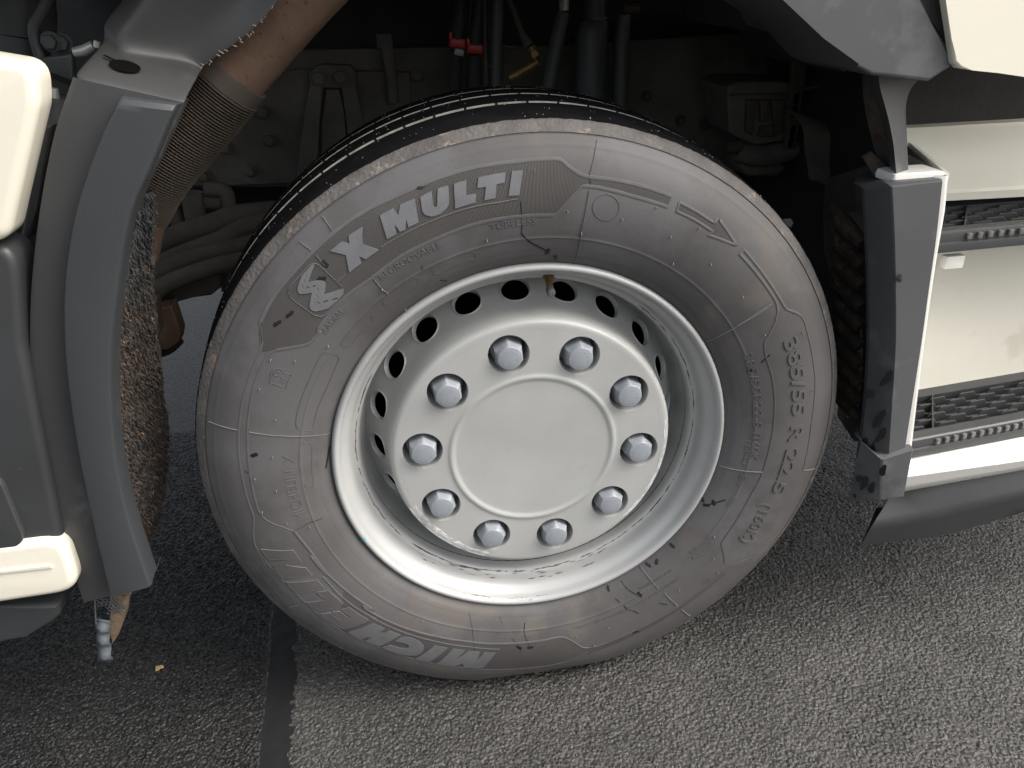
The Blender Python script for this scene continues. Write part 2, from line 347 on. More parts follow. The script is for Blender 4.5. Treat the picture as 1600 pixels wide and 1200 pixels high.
# dry leaf scrap lying on the road
lp = (-0.6931,0.1462,0); bm = bmesh.new()
ring = []
for k in range(12):
    a = 2*math.pi*k/12; rr = .0062*(1+.25*math.sin(3*a+1)+.1*random.random())
    ring.append(bm.verts.new((lp[0]+rr*1.15*math.cos(a), lp[1]+rr*math.sin(a), .002+.0022*abs(math.sin(a*1.5)))))
ctr = bm.verts.new((lp[0], lp[1], .0055))
for k in range(12): bm.faces.new((ring[k], ring[(k+1) % 12], ctr))
r2 = bmesh.ops.extrude_face_region(bm, geom=list(bm.faces)); bmesh.ops.translate(bm, vec=(0,0,-.0008), verts=[g for g in r2['geom'] if isinstance(g, bmesh.types.BMVert)])
o = from_bm('leaf_scrap', bm, 'leaf'); o['label'] = 'small dry yellow brown leaf scrap lying on the dark asphalt'; o['category'] = 'leaf scrap'

# ------------------------------------------------------------------ truck root and wheel root
truck = bpy.data.objects.new('truck', None); scene.collection.objects.link(truck)
truck['label'] = 'cream and grey truck parked on asphalt, seen close up at its right front wheel'; truck['category'] = 'truck'
wheel = bpy.data.objects.new('wheel', None); scene.collection.objects.link(wheel); wheel.parent = truck
wheel.location = (0, 0, WHEEL_Z); wheel['label'] = 'front wheel with a wide dusty grey tyre on a silver ten nut steel rim'
# tyre: lathe of the whole section, tread ribs cut by grooves, flattened on the road
def tyre():
    sec = []      # (r, y, material of the strip that starts here): 0 sidewall 1 shoulder 2 tread 3 groove
    for r in np.linspace(.288, .4665, 90):
        ring = sum(.0007*math.exp(-((r-c)/.0011)**2) for c in (.3125, .3155, .3400, .4555)); sec.append((r, float(side_y(r))-ring, 0))
    sec += [(.4672, float(side_y(.4672))+.0016, 0), (.4684, float(side_y(.4684))+.0016, 0), (.4690, float(side_y(.4690)), 1)]
    for r in np.linspace(.4705, .4815, 6): sec.append((r, float(side_y(r)), 1))
    sec.append((.4826, .0042, 2))
    def crown(y): return .4940 - .0105*((y-.163)/.16)**2
    gs = GROOVES; y = .0075
    for g in gs:
        for yy in np.linspace(y, g-.0075, 5): sec.append((crown(yy), yy, 2))
        sec += [(crown(g)-.011, g-.0055, 2), (crown(g)-.011, g+.0055, 3), (crown(g+.0075)-.0008, g+.0075, 2)]
        y = g+.009
    for yy in np.linspace(y, .318, 5): sec.append((crown(yy), yy, 2))
    for r in np.linspace(.480, .30, 14): sec.append((r, .326-float(side_y(r)), 0))
    n = 74*12; k = len(sec); A = np.arange(n)*2*np.pi/n
    R = np.array([s[0] for s in sec])[None].repeat(n, 0); Yv = np.array([s[1] for s in sec])[None].repeat(n, 0)
    jag = smooth_noise(np.arange(n)*1.0, np.zeros(n), 1.6, 21)-.5; ish = int(np.argmax([s[2] == 2 for s in sec]))
    R[:, ish-1] += .0016*jag; Yv[:, ish-1] += .0022*jag; R[:, ish] += .001*jag
    P = deform(A[:, None].repeat(k, 1), R, Yv); P[..., 2] = np.maximum(P[..., 2], -WHEEL_Z)
    V = P.reshape(-1, 3); Fc = []; mi = []
    for i in range(n):
        i2 = (i+1) % n
        for j in range(k-1):
            Fc.append((i*k+j, i2*k+j, i2*k+j+1, i*k+j+1))
            s = sec[j][2]; mi.append(2 if (s == 3 and i % 12 == 0) else s)
    me = bpy.data.meshes.new('tyre'); me.from_pydata(V.tolist(), [], Fc)
    for m in ('sidewall', 'shoulder', 'tread', 'groove'): me.materials.append(M[m])
    me.polygons.foreach_set('material_index', mi)
    return finish('tyre', me, wheel, 32)
GROOVES = (.085, .150, .215, .275)
tyre()
g_ = np.random.default_rng(31); V, Fc = [], []
for k in range(520):
    y = g_.uniform(.006, .31); a = g_.uniform(0.1, 3.3); q = g_.uniform(.00025, .0008); b = len(V)
    if min(abs(y-g) for g in GROOVES) < .010: continue
    r = .4940-.0105*((y-.163)/.16)**2; P = deform(a, r+.0002, y); e1 = np.array((-math.sin(a), 0, math.cos(a)))*q; e2 = np.array((0, 1, 0))*q; e3 = np.array((math.cos(a), 0, math.sin(a)))*q*1.3
    V += [tuple(P-e1-e2), tuple(P+e1-e2*.6), tuple(P+e2), tuple(P+e3)]; Fc += [(b, b+1, b+3), (b+1, b+2, b+3), (b+2, b, b+3)]
link('tread_grit', V, Fc, 'grit', wheel, angle=0, kind='stuff')
# polar helpers on the sidewall
def unwrap(P): return list(zip(np.degrees(np.unwrap(np.radians([p[0] for p in P]))).tolist(), [p[1] for p in P]))
def smooth_polar(P, n, closed=False):
    P = unwrap(P + [P[0]] if closed else P)
    return [tuple(v) for v in catmull(P, n)]
def ribs_vf(P, w, h, V, Fc, step=.004):
    """a raised moulded rib following the polar line P on the sidewall"""
    Q = []; P = unwrap(P)
    for i in range(len(P)-1):
        a, b = np.array(P[i]), np.array(P[i+1]); L = math.hypot(math.radians(b[0]-a[0])*.4, b[1]-a[1]); m = max(1, int(L/step))
        for t in range(m): Q.append(a+(b-a)*t/m)
    Q.append(np.array(P[-1])); Q = np.array(Q)
    u = np.stack([np.radians(Q[:, 0])*Q[:, 1], Q[:, 1]], -1); t = np.gradient(u, axis=0); t /= np.maximum(np.linalg.norm(t, axis=1), 1e-9)[:, None]
    nrm = np.stack([-t[:, 1], t[:, 0]], -1); base = len(V); prof = ((-.5, -.0006), (-.42, .8*h), (-.2, h), (.2, h), (.42, .8*h), (.5, -.0006))
    for i in range(len(Q)):
        for o, hh in prof:
            dx, dr = nrm[i]*o*w; V.append(tuple(surf(Q[i, 0]+math.degrees(dx/Q[i, 1]), Q[i, 1]+dr, hh)))
    k = len(prof)
    for i in range(len(Q)-1):
        for j in range(k-1): Fc.append((base+i*k+j, base+i*k+j+1, base+(i+1)*k+j+1, base+(i+1)*k+j))
    return V, Fc
def rib(name, lines, w, h, m):
    V, Fc = [], []
    for P in lines: ribs_vf(P, w, h, V, Fc)
    return link(name, V, Fc, m, wheel, angle=60)
def poly_on_tyre(name, P, h, m, maxlen=.006, flatten=True):
    """a flat raised letter: polygon P in polar coordinates, laid on the sidewall, with edge walls"""
    P = unwrap(P); bm = bmesh.new(); r0 = sum(p[1] for p in P)/len(P)
    vs = [bm.verts.new((math.radians(a)*r0, r, 0)) for a, r in P]
    f = bm.faces.new(vs); f.normal_update(); bmesh.ops.triangulate(bm, faces=[f])
    for it in range(7):
        long = [e for e in bm.edges if e.calc_length() > maxlen]
        if not long: break
        bmesh.ops.subdivide_edges(bm, edges=long, cuts=1); bmesh.ops.triangulate(bm, faces=bm.faces)
    geo = bmesh.ops.extrude_face_region(bm, geom=list(bm.faces))
    for v in bm.verts: v.co.z = -.0008
    for g in geo['geom']:
        if isinstance(g, bmesh.types.BMVert): g.co.z = h
    for v in bm.verts: v.co = Vector(surf(math.degrees(v.co.x/r0), v.co.y, v.co.z))
    return from_bm(name, bm, m, wheel, 40)
def text_on_tyre(name, body, p0, p1, cap, m, h=.0007, offset=0., res=4):
    """moulded lettering from polar point p0 to p1 (baseline), cap height in metres, tops outward, reading clockwise"""
    p0, p1 = unwrap([p0, p1])
    cu = bpy.data.curves.new('text', 'FONT'); cu.body = body; cu.size = 1; cu.extrude = .5; cu.resolution_u = res; cu.offset = offset
    ob = bpy.data.objects.new('text', cu); scene.collection.objects.link(ob)
    bpy.context.view_layer.update(); me = bpy.data.meshes.new_from_object(ob.evaluated_get(bpy.context.evaluated_depsgraph_get()))
    bpy.data.objects.remove(ob); bpy.data.curves.remove(cu)
    bm = bmesh.new(); bm.from_mesh(me); bpy.data.meshes.remove(me); bmesh.ops.remove_doubles(bm, verts=bm.verts, dist=1e-4)
    xs = [v.co.x for v in bm.verts]; x0, x1 = min(xs), max(xs); ys = max(v.co.y for v in bm.verts)
    for it in range(3):
        long = [e for e in bm.edges if e.calc_length() > .35 and abs(e.verts[0].co.z-e.verts[1].co.z) < .1]
        if not long: break
        bmesh.ops.subdivide_edges(bm, edges=long, cuts=1); bmesh.ops.triangulate(bm, faces=bm.faces)
    for v in bm.verts:
        t = (v.co.x-x0)/(x1-x0); v.co = Vector(surf(p0[0]+(p1[0]-p0[0])*t, p0[1]+(p1[1]-p0[1])*t+v.co.y/ys*cap, h if v.co.z > 0 else -.0008))
    return from_bm(name, bm, m, wheel, 40)
def panel_material():
    m = bpy.data.materials.new('ribbed_panel_rubber'); m.use_nodes = True; N, L = m.node_tree.nodes, m.node_tree.links; b = N['Principled BSDF']
    tc = N.new('ShaderNodeTexCoord'); sp = N.new('ShaderNodeSeparateXYZ'); L.new(tc.outputs['Object'], sp.inputs[0])
    at = N.new('ShaderNodeMath'); at.operation = 'ARCTAN2'; L.new(sp.outputs[2], at.inputs[0]); L.new(sp.outputs[0], at.inputs[1])
    ml = N.new('ShaderNodeMath'); ml.operation = 'MULTIPLY'; ml.inputs[1].default_value = 1500; L.new(at.outputs[0], ml.inputs[0])
    sn = N.new('ShaderNodeMath'); sn.operation = 'SINE'; L.new(ml.outputs[0], sn.inputs[0])
    bp = N.new('ShaderNodeBump'); bp.inputs['Strength'].default_value = .35; bp.inputs['Distance'].default_value = .0006
    L.new(sn.outputs[0], bp.inputs['Height']); L.new(bp.outputs[0], b.inputs['Normal'])
    n = N.new('ShaderNodeTexNoise'); n.inputs['Scale'].default_value = 12; n.inputs['Detail'].default_value = 5; L.new(tc.outputs['Object'], n.inputs['Vector'])
    r = N.new('ShaderNodeMapRange'); r.inputs[1].default_value = .3; r.inputs[2].default_value = .7; r.inputs[3].default_value = .85; r.inputs[4].default_value = 1.15; L.new(n.outputs['Fac'], r.inputs[0])
    vm = N.new('ShaderNodeVectorMath'); vm.operation = 'SCALE'; vm.inputs[0].default_value = (.058,.053,.051); L.new(r.outputs[0], vm.inputs['Scale']); L.new(vm.outputs[0], b.inputs['Base Color'])
    b.inputs['Roughness'].default_value = .75; return m
M['panel'] = panel_material()
# --- upper panel with the big word
up_out = [(148.38,0.4201),(144.25,0.4356),(142.72,0.4382),(138.01,0.4409),(131.76,0.4404),(124.75,0.4418),(117.95,0.4416),(110.43,0.4387)] + [(101.29,0.4398),(94.83,0.4390)] + [(92.26,0.4384),(87.08,0.4393),(84.99,0.4388)] + [(83.71,0.4321),(81.99,0.4246),(79.78,0.4208),(73.48,0.4221),(64.32,0.4231)]
up_in = [(64.30,0.4096),(71.19,0.4080),(79.53,0.4098),(81.35,0.4049),(83.91,0.3831)] + [(85.31,0.3729),(86.87,0.3709),(93.15,0.3721),(100.98,0.3733),(109.19,0.3718)] + [(116.08,0.3723),(123.92,0.3702),(130.44,0.3744),(139.08,0.3735)] + [(139.06,0.3704),(141.96,0.3717),(143.40,0.3772),(146.63,0.4036)]
uo, ui = smooth_polar(up_out, 4), smooth_polar(up_in, 4)
rib('outline_rib', [uo, ui, [uo[-1], ui[0]]], .0050, .0008, 'rib')
poly_on_tyre('ribbed_panel', uo[::2] + ui[::2], .00025, 'panel')
X_ = [(119.23,0.4280),(121.94,0.4291),(122.73,0.4206),(123.39,0.4282),(126.05,0.4284),(124.43,0.4127),(126.13,0.3940),(123.30,0.3935),(122.74,0.4018),(122.20,0.3941),(119.22,0.3940),(120.94,0.4114)]
M_ = [(115.79,0.4286),(113.33,0.4285),(113.14,0.4183),(112.01,0.4284),(109.47,0.4277),(110.60,0.4001),(112.59,0.4002),(112.22,0.4102),(113.25,0.3993),(114.28,0.4001),(114.40,0.4111),(115.05,0.3996),(116.90,0.4002)]
U_ = [(108.53,0.4268),(106.47,0.4285),(107.08,0.4110),(106.90,0.4090),(106.51,0.4095),(105.40,0.4286),(103.59,0.4281),(104.36,0.4087),(104.71,0.4055),(105.25,0.4027),(106.37,0.3998),(107.30,0.3995),(108.15,0.4005),(108.84,0.4041),(109.10,0.4070),(109.19,0.4104)]
L_ = [(102.65,0.4280),(100.55,0.4281),(101.19,0.4109),(99.54,0.4099),(99.96,0.3997),(103.70,0.3995)]
T_ = [(98.54,0.4279),(94.02,0.4279),(94.40,0.4163),(95.78,0.4158),(96.38,0.3997),(98.36,0.3998),(97.62,0.4154),(99.09,0.4159)]
I_ = [(92.95,0.4283),(91.13,0.4278),(92.11,0.3989),(94.04,0.3997)]
for P in (X_, M_, U_, L_, T_, I_): poly_on_tyre('raised_letter', P, .0013, 'letter')
RD = [(129.50,0.4291),(129.90,0.4311),(131.14,0.4307),(132.38,0.4306),(133.73,0.4275),(134.54,0.4251),(134.91,0.4231),(135.14,0.4205),(135.13,0.4181),(134.45,0.4129),(133.58,0.4085),(134.49,0.4053),(135.59,0.4012),(136.08,0.3986),(136.31,0.3960),(136.28,0.3930),(136.07,0.3900),(135.14,0.3848),(133.98,0.3799),(131.95,0.3789),(129.91,0.3793),(129.46,0.3814),(129.25,0.3842),(130.80,0.3898),(132.42,0.3958),(131.69,0.3983),(131.01,0.4015),(130.70,0.4042),(130.60,0.4074),(130.80,0.4105),(131.17,0.4134),(132.54,0.4200)]
poly_on_tyre('road_emblem', RD, .0011, 'letter')
for a in ([(131.70,0.4284),(131.98,0.4254)], [(132.51,0.4259),(132.79,0.4239)], [(133.67,0.4228),(133.81,0.4200)], [(133.39,0.4171),(133.09,0.4152)], [(132.55,0.4127),(132.12,0.4107)], [(132.06,0.4067),(132.44,0.4045)], [(133.22,0.4026),(133.52,0.3992)], [(134.35,0.3970),(134.18,0.3929)], [(133.58,0.3903),(132.82,0.3873)], [(132.16,0.3840),(131.24,0.3806)]):
    rib('road_dash', [a], .0016, .0014, 'scuff')
FR = [(129.32,0.4289),(129.08,0.4252),(129.02,0.4061),(129.09,0.3857),(129.35,0.3817),(130.11,0.3790),(132.97,0.3776),(135.55,0.3779),(136.39,0.3804),(136.86,0.3878),(136.81,0.4072),(136.80,0.4244),(136.28,0.4303),(135.32,0.4333),(132.76,0.4324),(130.23,0.4324),(129.57,0.4307),(129.32,0.4289)]
rib('emblem_frame', [FR], .0018, .0009, 'rib')
rib('underline', [[(128.90,0.3948),(126.91,0.3950)], smooth_polar([(118.70,0.3952),(116.23,0.3953)] + [(114.04,0.3952),(107.72,0.3950),(103.16,0.3952),(98.73,0.3946)] + [(95.83,0.3935),(92.38,0.3943)], 3)], .0018, .0009, 'rib')
ab = [(62.64,0.4202),(58.78,0.4200),(54.57,0.4193),(54.53,0.4272),(48.20,0.4147),(54.31,0.4031),(53.97,0.4099),(58.27,0.4101),(62.36,0.4091)]
rib('arrow_outline', [ab + [ab[0]]], .0038, .0010, 'rib'); poly_on_tyre('arrow_panel', ab, .00025, 'panel')
b_o = [(46.57,0.4176),(42.16,0.4160),(36.86,0.4154),(30.79,0.4165),(29.39,0.4211),(27.86,0.4288),(26.58,0.4329),(24.76,0.4343)] + [(23.68,0.4338),(19.69,0.4334),(15.21,0.4332),(11.71,0.4335),(8.80,0.4321),(1.82,0.4299),(-3.94,0.4324),(-9.82,0.4360)]
b_i = [(46.52,0.4096),(43.28,0.4091),(39.51,0.4087),(35.33,0.4089),(32.95,0.4089),(31.02,0.4053),(29.60,0.3967)] + [(30.01,0.4020),(27.32,0.3826),(25.91,0.3717),(24.63,0.3688),(21.80,0.3661),(16.02,0.3676),(8.92,0.3675),(0.01,0.3664),(-7.30,0.3655),(-12.33,0.3653),(-18.99,0.3618),(-27.28,0.3622),(-31.97,0.3631),(-33.90,0.3669),(-35.89,0.3830),(-37.89,0.3957)]
so, si = smooth_polar(b_o, 3), smooth_polar(b_i, 3)
rib('band_outline', [so[:18], si[:16], [so[0], si[0]]], .0038, .0010, 'rib'); rib('band_outline', [so[17:], si[15:]], .0022, .0008, 'faint')
circ = [(76.31,0.4033),(74.38,0.4006),(73.14,0.3904),(73.27,0.3775),(74.88,0.3701),(76.97,0.3730),(78.22,0.3843),(77.85,0.3966)]
rib('round_mark', [smooth_polar(circ, 5, True)], .0014, .0005, 'faint')
# --- left side
lo = [(143.88,0.4364),(146.81,0.4235),(150.53,0.4215),(154.44,0.4225),(158.50,0.4227),(162.56,0.4223),(166.66,0.4220),(170.85,0.4213),(174.65,0.4197),(178.60,0.4184),(-177.83,0.4176),(-174.66,0.4175),(-171.07,0.4272),(-167.33,0.4343),(-162.71,0.4358)]
li = [(146.63,0.4036),(147.85,0.4101),(149.65,0.4123),(152.50,0.4133),(155.31,0.4138),(159.40,0.4125),(163.09,0.4115),(167.77,0.4098),(172.61,0.4090),(178.13,0.4075),(-176.62,0.4075),(-174.61,0.4037),(-172.95,0.3962),(-171.16,0.3830),(-169.11,0.3703)]
rib('outline_rib', [smooth_polar(lo, 3), smooth_polar(li, 3)], .0028, .0006, 'rib')
bx = [(142.80,0.3467),(142.55,0.3378),(142.77,0.3306),(143.60,0.3264),(147.16,0.3244),(151.07,0.3232),(155.00,0.3243),(158.55,0.3260),(161.43,0.3257),(163.36,0.3256),(164.02,0.3280),(164.16,0.3324),(163.82,0.3429),(163.22,0.3477),(162.05,0.3499),(159.42,0.3508),(155.89,0.3505),(152.92,0.3499),(149.36,0.3500),(146.10,0.3508),(143.85,0.3513),(143.12,0.3497)]
rib('label_box', [bx + [bx[0]]], .0016, .0005, 'faint')
bx = [(169.84,0.3422),(168.13,0.3397),(167.36,0.3344),(167.49,0.3287),(169.19,0.3240),(174.18,0.3251),(179.94,0.3260),(-179.04,0.3299),(-179.83,0.3365),(177.15,0.3399),(173.41,0.3420)]
rib('label_box', [bx + [bx[0]]], .0012, .0004, 'faint')
for c in ([(125.83,0.3368),(124.26,0.3411),(117.34,0.3395),(116.35,0.3333),(117.09,0.3263),(124.19,0.3268),(126.31,0.3276)], [(112.59,0.3377),(111.65,0.3406),(103.77,0.3384),(102.46,0.3344),(102.93,0.3273),(111.20,0.3240),(112.79,0.3269)], [(139.82,0.3361),(137.90,0.3381),(131.23,0.3374),(129.96,0.3320),(130.79,0.3245),(138.80,0.3238),(140.19,0.3308)]):
    rib('label_box', [c + [c[0]]], .0012, .0004, 'faint')
ic = [(153.23,0.3968),(152.44,0.3963),(151.59,0.3992),(150.79,0.3986),(150.24,0.3947),(150.03,0.3885),(150.56,0.3842),(150.55,0.3747),(153.68,0.3745),(153.59,0.3850),(153.45,0.3961)]
rib('icon_mark', [ic + [ic[0]], smooth_polar([(150.73,0.3935),(150.95,0.3877),(151.75,0.3911),(151.46,0.3962)], 4, True), [(151.77,0.3844),(152.11,0.3784)], [(152.53,0.3838),(152.79,0.3785)]], .0014, .0006, 'rib')
# --- lower panel with the maker's name
lo_in = [(-169.11,0.3703),(-161.81,0.3641),(-153.65,0.3658)] + [(-161.28,0.3675),(-156.61,0.3657),(-150.50,0.3637),(-143.32,0.3627),(-137.72,0.3622)] + [(-141.21,0.3674),(-133.45,0.3678),(-124.11,0.3657),(-116.29,0.3636),(-109.47,0.3625)] + [(-107.24,0.3634),(-100.81,0.3631),(-95.65,0.3627),(-90.40,0.3625),(-85.33,0.3617),(-83.09,0.3688),(-81.32,0.3823),(-79.65,0.3974),(-78.28,0.4024)]
lo_out = [(-168.65,0.4337),(-163.64,0.4321),(-155.69,0.4262),(-149.06,0.4257),(-139.20,0.4285)] + [(-130.07,0.4230),(-120.97,0.4222),(-115.04,0.4228),(-106.83,0.4212)] + [(-106.39,0.4229),(-95.05,0.4298),(-85.83,0.4309),(-78.51,0.4119)]
ln_i, ln_o = smooth_polar(lo_in, 3), smooth_polar(lo_out, 3)
rib('outline_rib', [ln_i], .0036, .0011, 'rib'); rib('outline_rib', [ln_o], .0022, .0007, 'faint')
half_i = [p for p in ln_i if p[0] > -150]; half_o = [p for p in ln_o if p[0] > -142]
poly_on_tyre('ribbed_panel', half_i[::2] + half_o[::-1][::2], .00025, 'panel')
tail = [(-78.14,0.4032),(-74.54,0.4043),(-70.82,0.4034),(-66.05,0.4024),(-61.20,0.4028),(-54.18,0.4040),(-46.74,0.4053),(-40.04,0.4079),(-37.22,0.4144),(-34.48,0.4312)]
tail2 = [(-79.19,0.4217),(-74.91,0.4162),(-70.36,0.4148),(-65.67,0.4135),(-60.86,0.4128),(-54.10,0.4125),(-46.73,0.4132),(-40.22,0.4164)]
rib('outline_rib', [smooth_polar(tail, 3)], .0024, .0009, 'faint'); poly_on_tyre('ribbed_panel', tail[:8] + tail2[::-1], .0003, 'panel')
rib('underline', [smooth_polar([(-154.33,0.3767),(-153.90,0.3728),(-148.31,0.3748),(-141.32,0.3755),(-135.66,0.3741)] + [(-137.46,0.3756),(-127.94,0.3747),(-117.92,0.3731),(-108.84,0.3725)] + [(-108.19,0.3727),(-101.23,0.3744)], 3)], .0026, .0009, 'rib')
NM = [[(-115.53,0.4224),(-113.37,0.3799),(-110.20,0.3798),(-111.51,0.4013),(-109.20,0.3807),(-106.27,0.3805),(-106.34,0.3981),(-105.13,0.3811),(-102.19,0.3816),(-104.45,0.4199),(-108.83,0.4190),(-109.57,0.4092),(-111.21,0.4201)],
 [(-118.27,0.3811),(-114.77,0.3804),(-117.23,0.4203),(-120.68,0.4206)],
 [(-127.17,0.3854),(-126.31,0.3813),(-125.25,0.3792),(-124.15,0.3789),(-122.95,0.3799),(-121.92,0.3819),(-120.97,0.3859),(-120.51,0.3895),(-120.21,0.3944),(-120.19,0.4003),(-120.45,0.4057),(-120.93,0.4107),(-121.71,0.4141),(-122.92,0.4172),(-124.20,0.4192),(-126.95,0.4207),(-129.24,0.4194),(-128.42,0.4082),(-126.87,0.4065),(-125.62,0.4062),(-124.55,0.4037),(-124.03,0.4009),(-123.98,0.3974),(-124.18,0.3948),(-124.60,0.3937),(-125.20,0.3930),(-127.76,0.3961)],
 [(-135.51,0.3824),(-132.15,0.3815),(-132.46,0.3927),(-131.44,0.3904),(-130.80,0.3814),(-127.64,0.3808),(-129.91,0.4189),(-133.50,0.4225),(-132.99,0.4082),(-134.14,0.4130),(-134.40,0.4253),(-138.08,0.4228)],
 [(-143.28,0.3817),(-136.84,0.3814),(-139.38,0.4212),(-146.09,0.4231),(-145.08,0.4097),(-142.28,0.4104),(-141.94,0.4067),(-144.89,0.4068),(-143.88,0.3965),(-141.03,0.3972),(-140.86,0.3934),(-144.09,0.3926)],
 [(-150.41,0.3815),(-144.76,0.3824),(-146.88,0.4186),(-150.36,0.4232),(-148.61,0.3958),(-151.60,0.3974)],
 [(-154.45,0.3825),(-151.46,0.3836),(-153.84,0.4241),(-157.27,0.4248)],
 [(-167.00,0.4271),(-164.47,0.3847),(-160.59,0.3836),(-161.90,0.4097),(-158.76,0.3839),(-156.22,0.3839),(-158.73,0.4243),(-162.45,0.4248),(-162.48,0.3945),(-164.27,0.4257)]]
for k, P in enumerate(NM): poly_on_tyre('raised_letter', P, .0011, 'lettermid' if k < 4 else 'faint')
for P in NM[4:]: rib('letter_edge', [P + [P[0]]], .0009, .0013, 'rib')
# --- small moulded words
def S1(v): return v[0]
text_on_tyre('moulded_text', 'TUBELESS', S1([(98.35,0.3600)]), S1([(89.00,0.3599)]), .0085, 'rib')
text_on_tyre('moulded_text', 'REGROOVABLE', S1([(122.45,0.3594)]), S1([(108.60,0.3587)]), .0092, 'rib')
text_on_tyre('moulded_text', 'RADIAL', S1([(138.89,0.3616)]), S1([(132.50,0.3605)]), .0085, 'rib')
text_on_tyre('moulded_text', 'TM', S1([(90.40,0.4244)]), S1([(89.12,0.4245)]), .005, 'rib')
text_on_tyre('moulded_text', 'MICHELIN  X', S1([(-171.49,0.3464)]), S1([(170.19,0.3478)]), .0150, 'rib', offset=-.006)
text_on_tyre('size_text', '385/55 R 22.5', S1([(23.78,0.3954)]), S1([(-15.78,0.3927)]), .0215, 'faint', .0016, offset=.012)
text_on_tyre('size_text', '(160K)', S1([(-19.18,0.3858)]), S1([(-30.67,0.3907)]), .0190, 'faint', .0014)
text_on_tyre('moulded_text', '385/55R22.5', S1([(24.51,0.3373)]), S1([(2.43,0.3367)]), .0125, 'rib', .0009)
text_on_tyre('moulded_text', '(160K', S1([(0.89,0.3374)]), S1([(-7.49,0.3403)]), .0115, 'rib', .0008)
text_on_tyre('moulded_text', '158L)', S1([(-1.72,0.3289)]), S1([(-9.39,0.3328)]), .0075, 'rib', .0006)
text_on_tyre('moulded_text', 'E4', S1([(-12.56,0.3345)]), S1([(-15.89,0.3341)]), .0095, 'rib', .0006)
text_on_tyre('moulded_text', '0026', S1([(-19.44,0.3351)]), S1([(-22.94,0.3347)]), .0085, 'rib', .0006)
text_on_tyre('moulded_text', 'E4', S1([(-38.15,0.3349)]), S1([(-40.85,0.3317)]), .0085, 'faint', .0006)
text_on_tyre('moulded_text', 'DOT', S1([(-43.27,0.3956)]), S1([(-45.72,0.3914)]), .008, 'faint', .0006)
text_on_tyre('moulded_text', 'TREAD PLIES 5 STEEL  SIDEWALL PLIES 1 STEEL', S1([(-48.12,0.3522)]), S1([(-80.83,0.3495)]), .0042, 'faint', .0005, res=2)
text_on_tyre('moulded_text', 'MAX LOAD SINGLE', S1([(-48.27,0.3340)]), S1([(-59.02,0.3293)]), .0042, 'faint', .0005, res=2)
tri = [(-40.20,0.3357),(-38.71,0.3539),(-41.71,0.3473)]
rib('icon_mark', [tri + [tri[0]]], .0012, .0005, 'faint')
# --- thin mould flash lines, vent stubs and black scuffs
fl = [[(123.59,0.4636),(123.55,0.4524),(123.58,0.4418)], [(128.86,0.4592),(128.31,0.4433)], [(128.31,0.4352),(128.46,0.4189)], [(123.61,0.3685),(123.82,0.3505),(123.68,0.3389)], [(165.17,0.4630),(165.15,0.4421),(165.10,0.4234)], [(165.09,0.4079),(165.18,0.3888),(165.32,0.3639),(165.40,0.3492),(165.56,0.3315),(165.63,0.3167),(166.08,0.2994)],
 [(33.24,0.4025),(33.32,0.3785),(32.99,0.3481)], [(33.05,0.3956),(32.93,0.3553),(32.41,0.3231),(31.59,0.3021)], [(-11.81,0.3032),(-11.31,0.3320),(-10.62,0.3654)], [(-10.10,0.4369),(-10.59,0.4666)], [(-54.93,0.3034),(-54.75,0.3252),(-54.68,0.3484)], [(-54.18,0.3618),(-53.92,0.4010)], [(-53.90,0.4144),(-53.83,0.4483)], [(-150.52,0.4569),(-150.53,0.4356)], [(79.80,0.4218),(79.41,0.4436),(79.13,0.4634)], [(79.48,0.4051),(79.32,0.3533),(77.95,0.2971)]]
for P in fl: rib('mould_flash', [P], .0009, .0012, 'flash')
pips = [(99.41,0.3483),(82.93,0.3767),(79.23,0.3492)] + [(71.81,0.3767),(56.81,0.4039),(56.66,0.3481),(49.75,0.3755),(38.77,0.3755),(66.27,0.4034),(60.85,0.3769)] + [(148.98,0.4055),(147.30,0.3776),(155.46,0.4058),(161.48,0.3770),(170.66,0.3766),(141.30,0.3502)] + [(175.86,0.4024),(-175.96,0.4026),(-180.77,0.3764),(-171.93,0.3751),(-168.68,0.3490)] + [(-32.70,0.3471),(-38.27,0.3727),(-50.58,0.3735),(-80.74,0.3696),(-76.88,0.3988),(-71.73,0.3715),(-40.90,0.4005)] + [(123.90,0.3499),(123.96,0.3018)] + [(-124.72,0.3453)] + [(27.55,0.3750),(-32.73,0.3476),(23.40,0.4256),(9.61,0.4264)]
V, Fc = [], []
for a, r in pips:
    tube_vf([surf(a, r, -.0005), surf(a, r, .0022), surf(a + random.uniform(-.1,.1), r - .0008, .0045)], [.0009, .0007, .0004], 6, V, Fc)
link('vent_stubs', V, Fc, 'flash', wheel, kind='stuff')
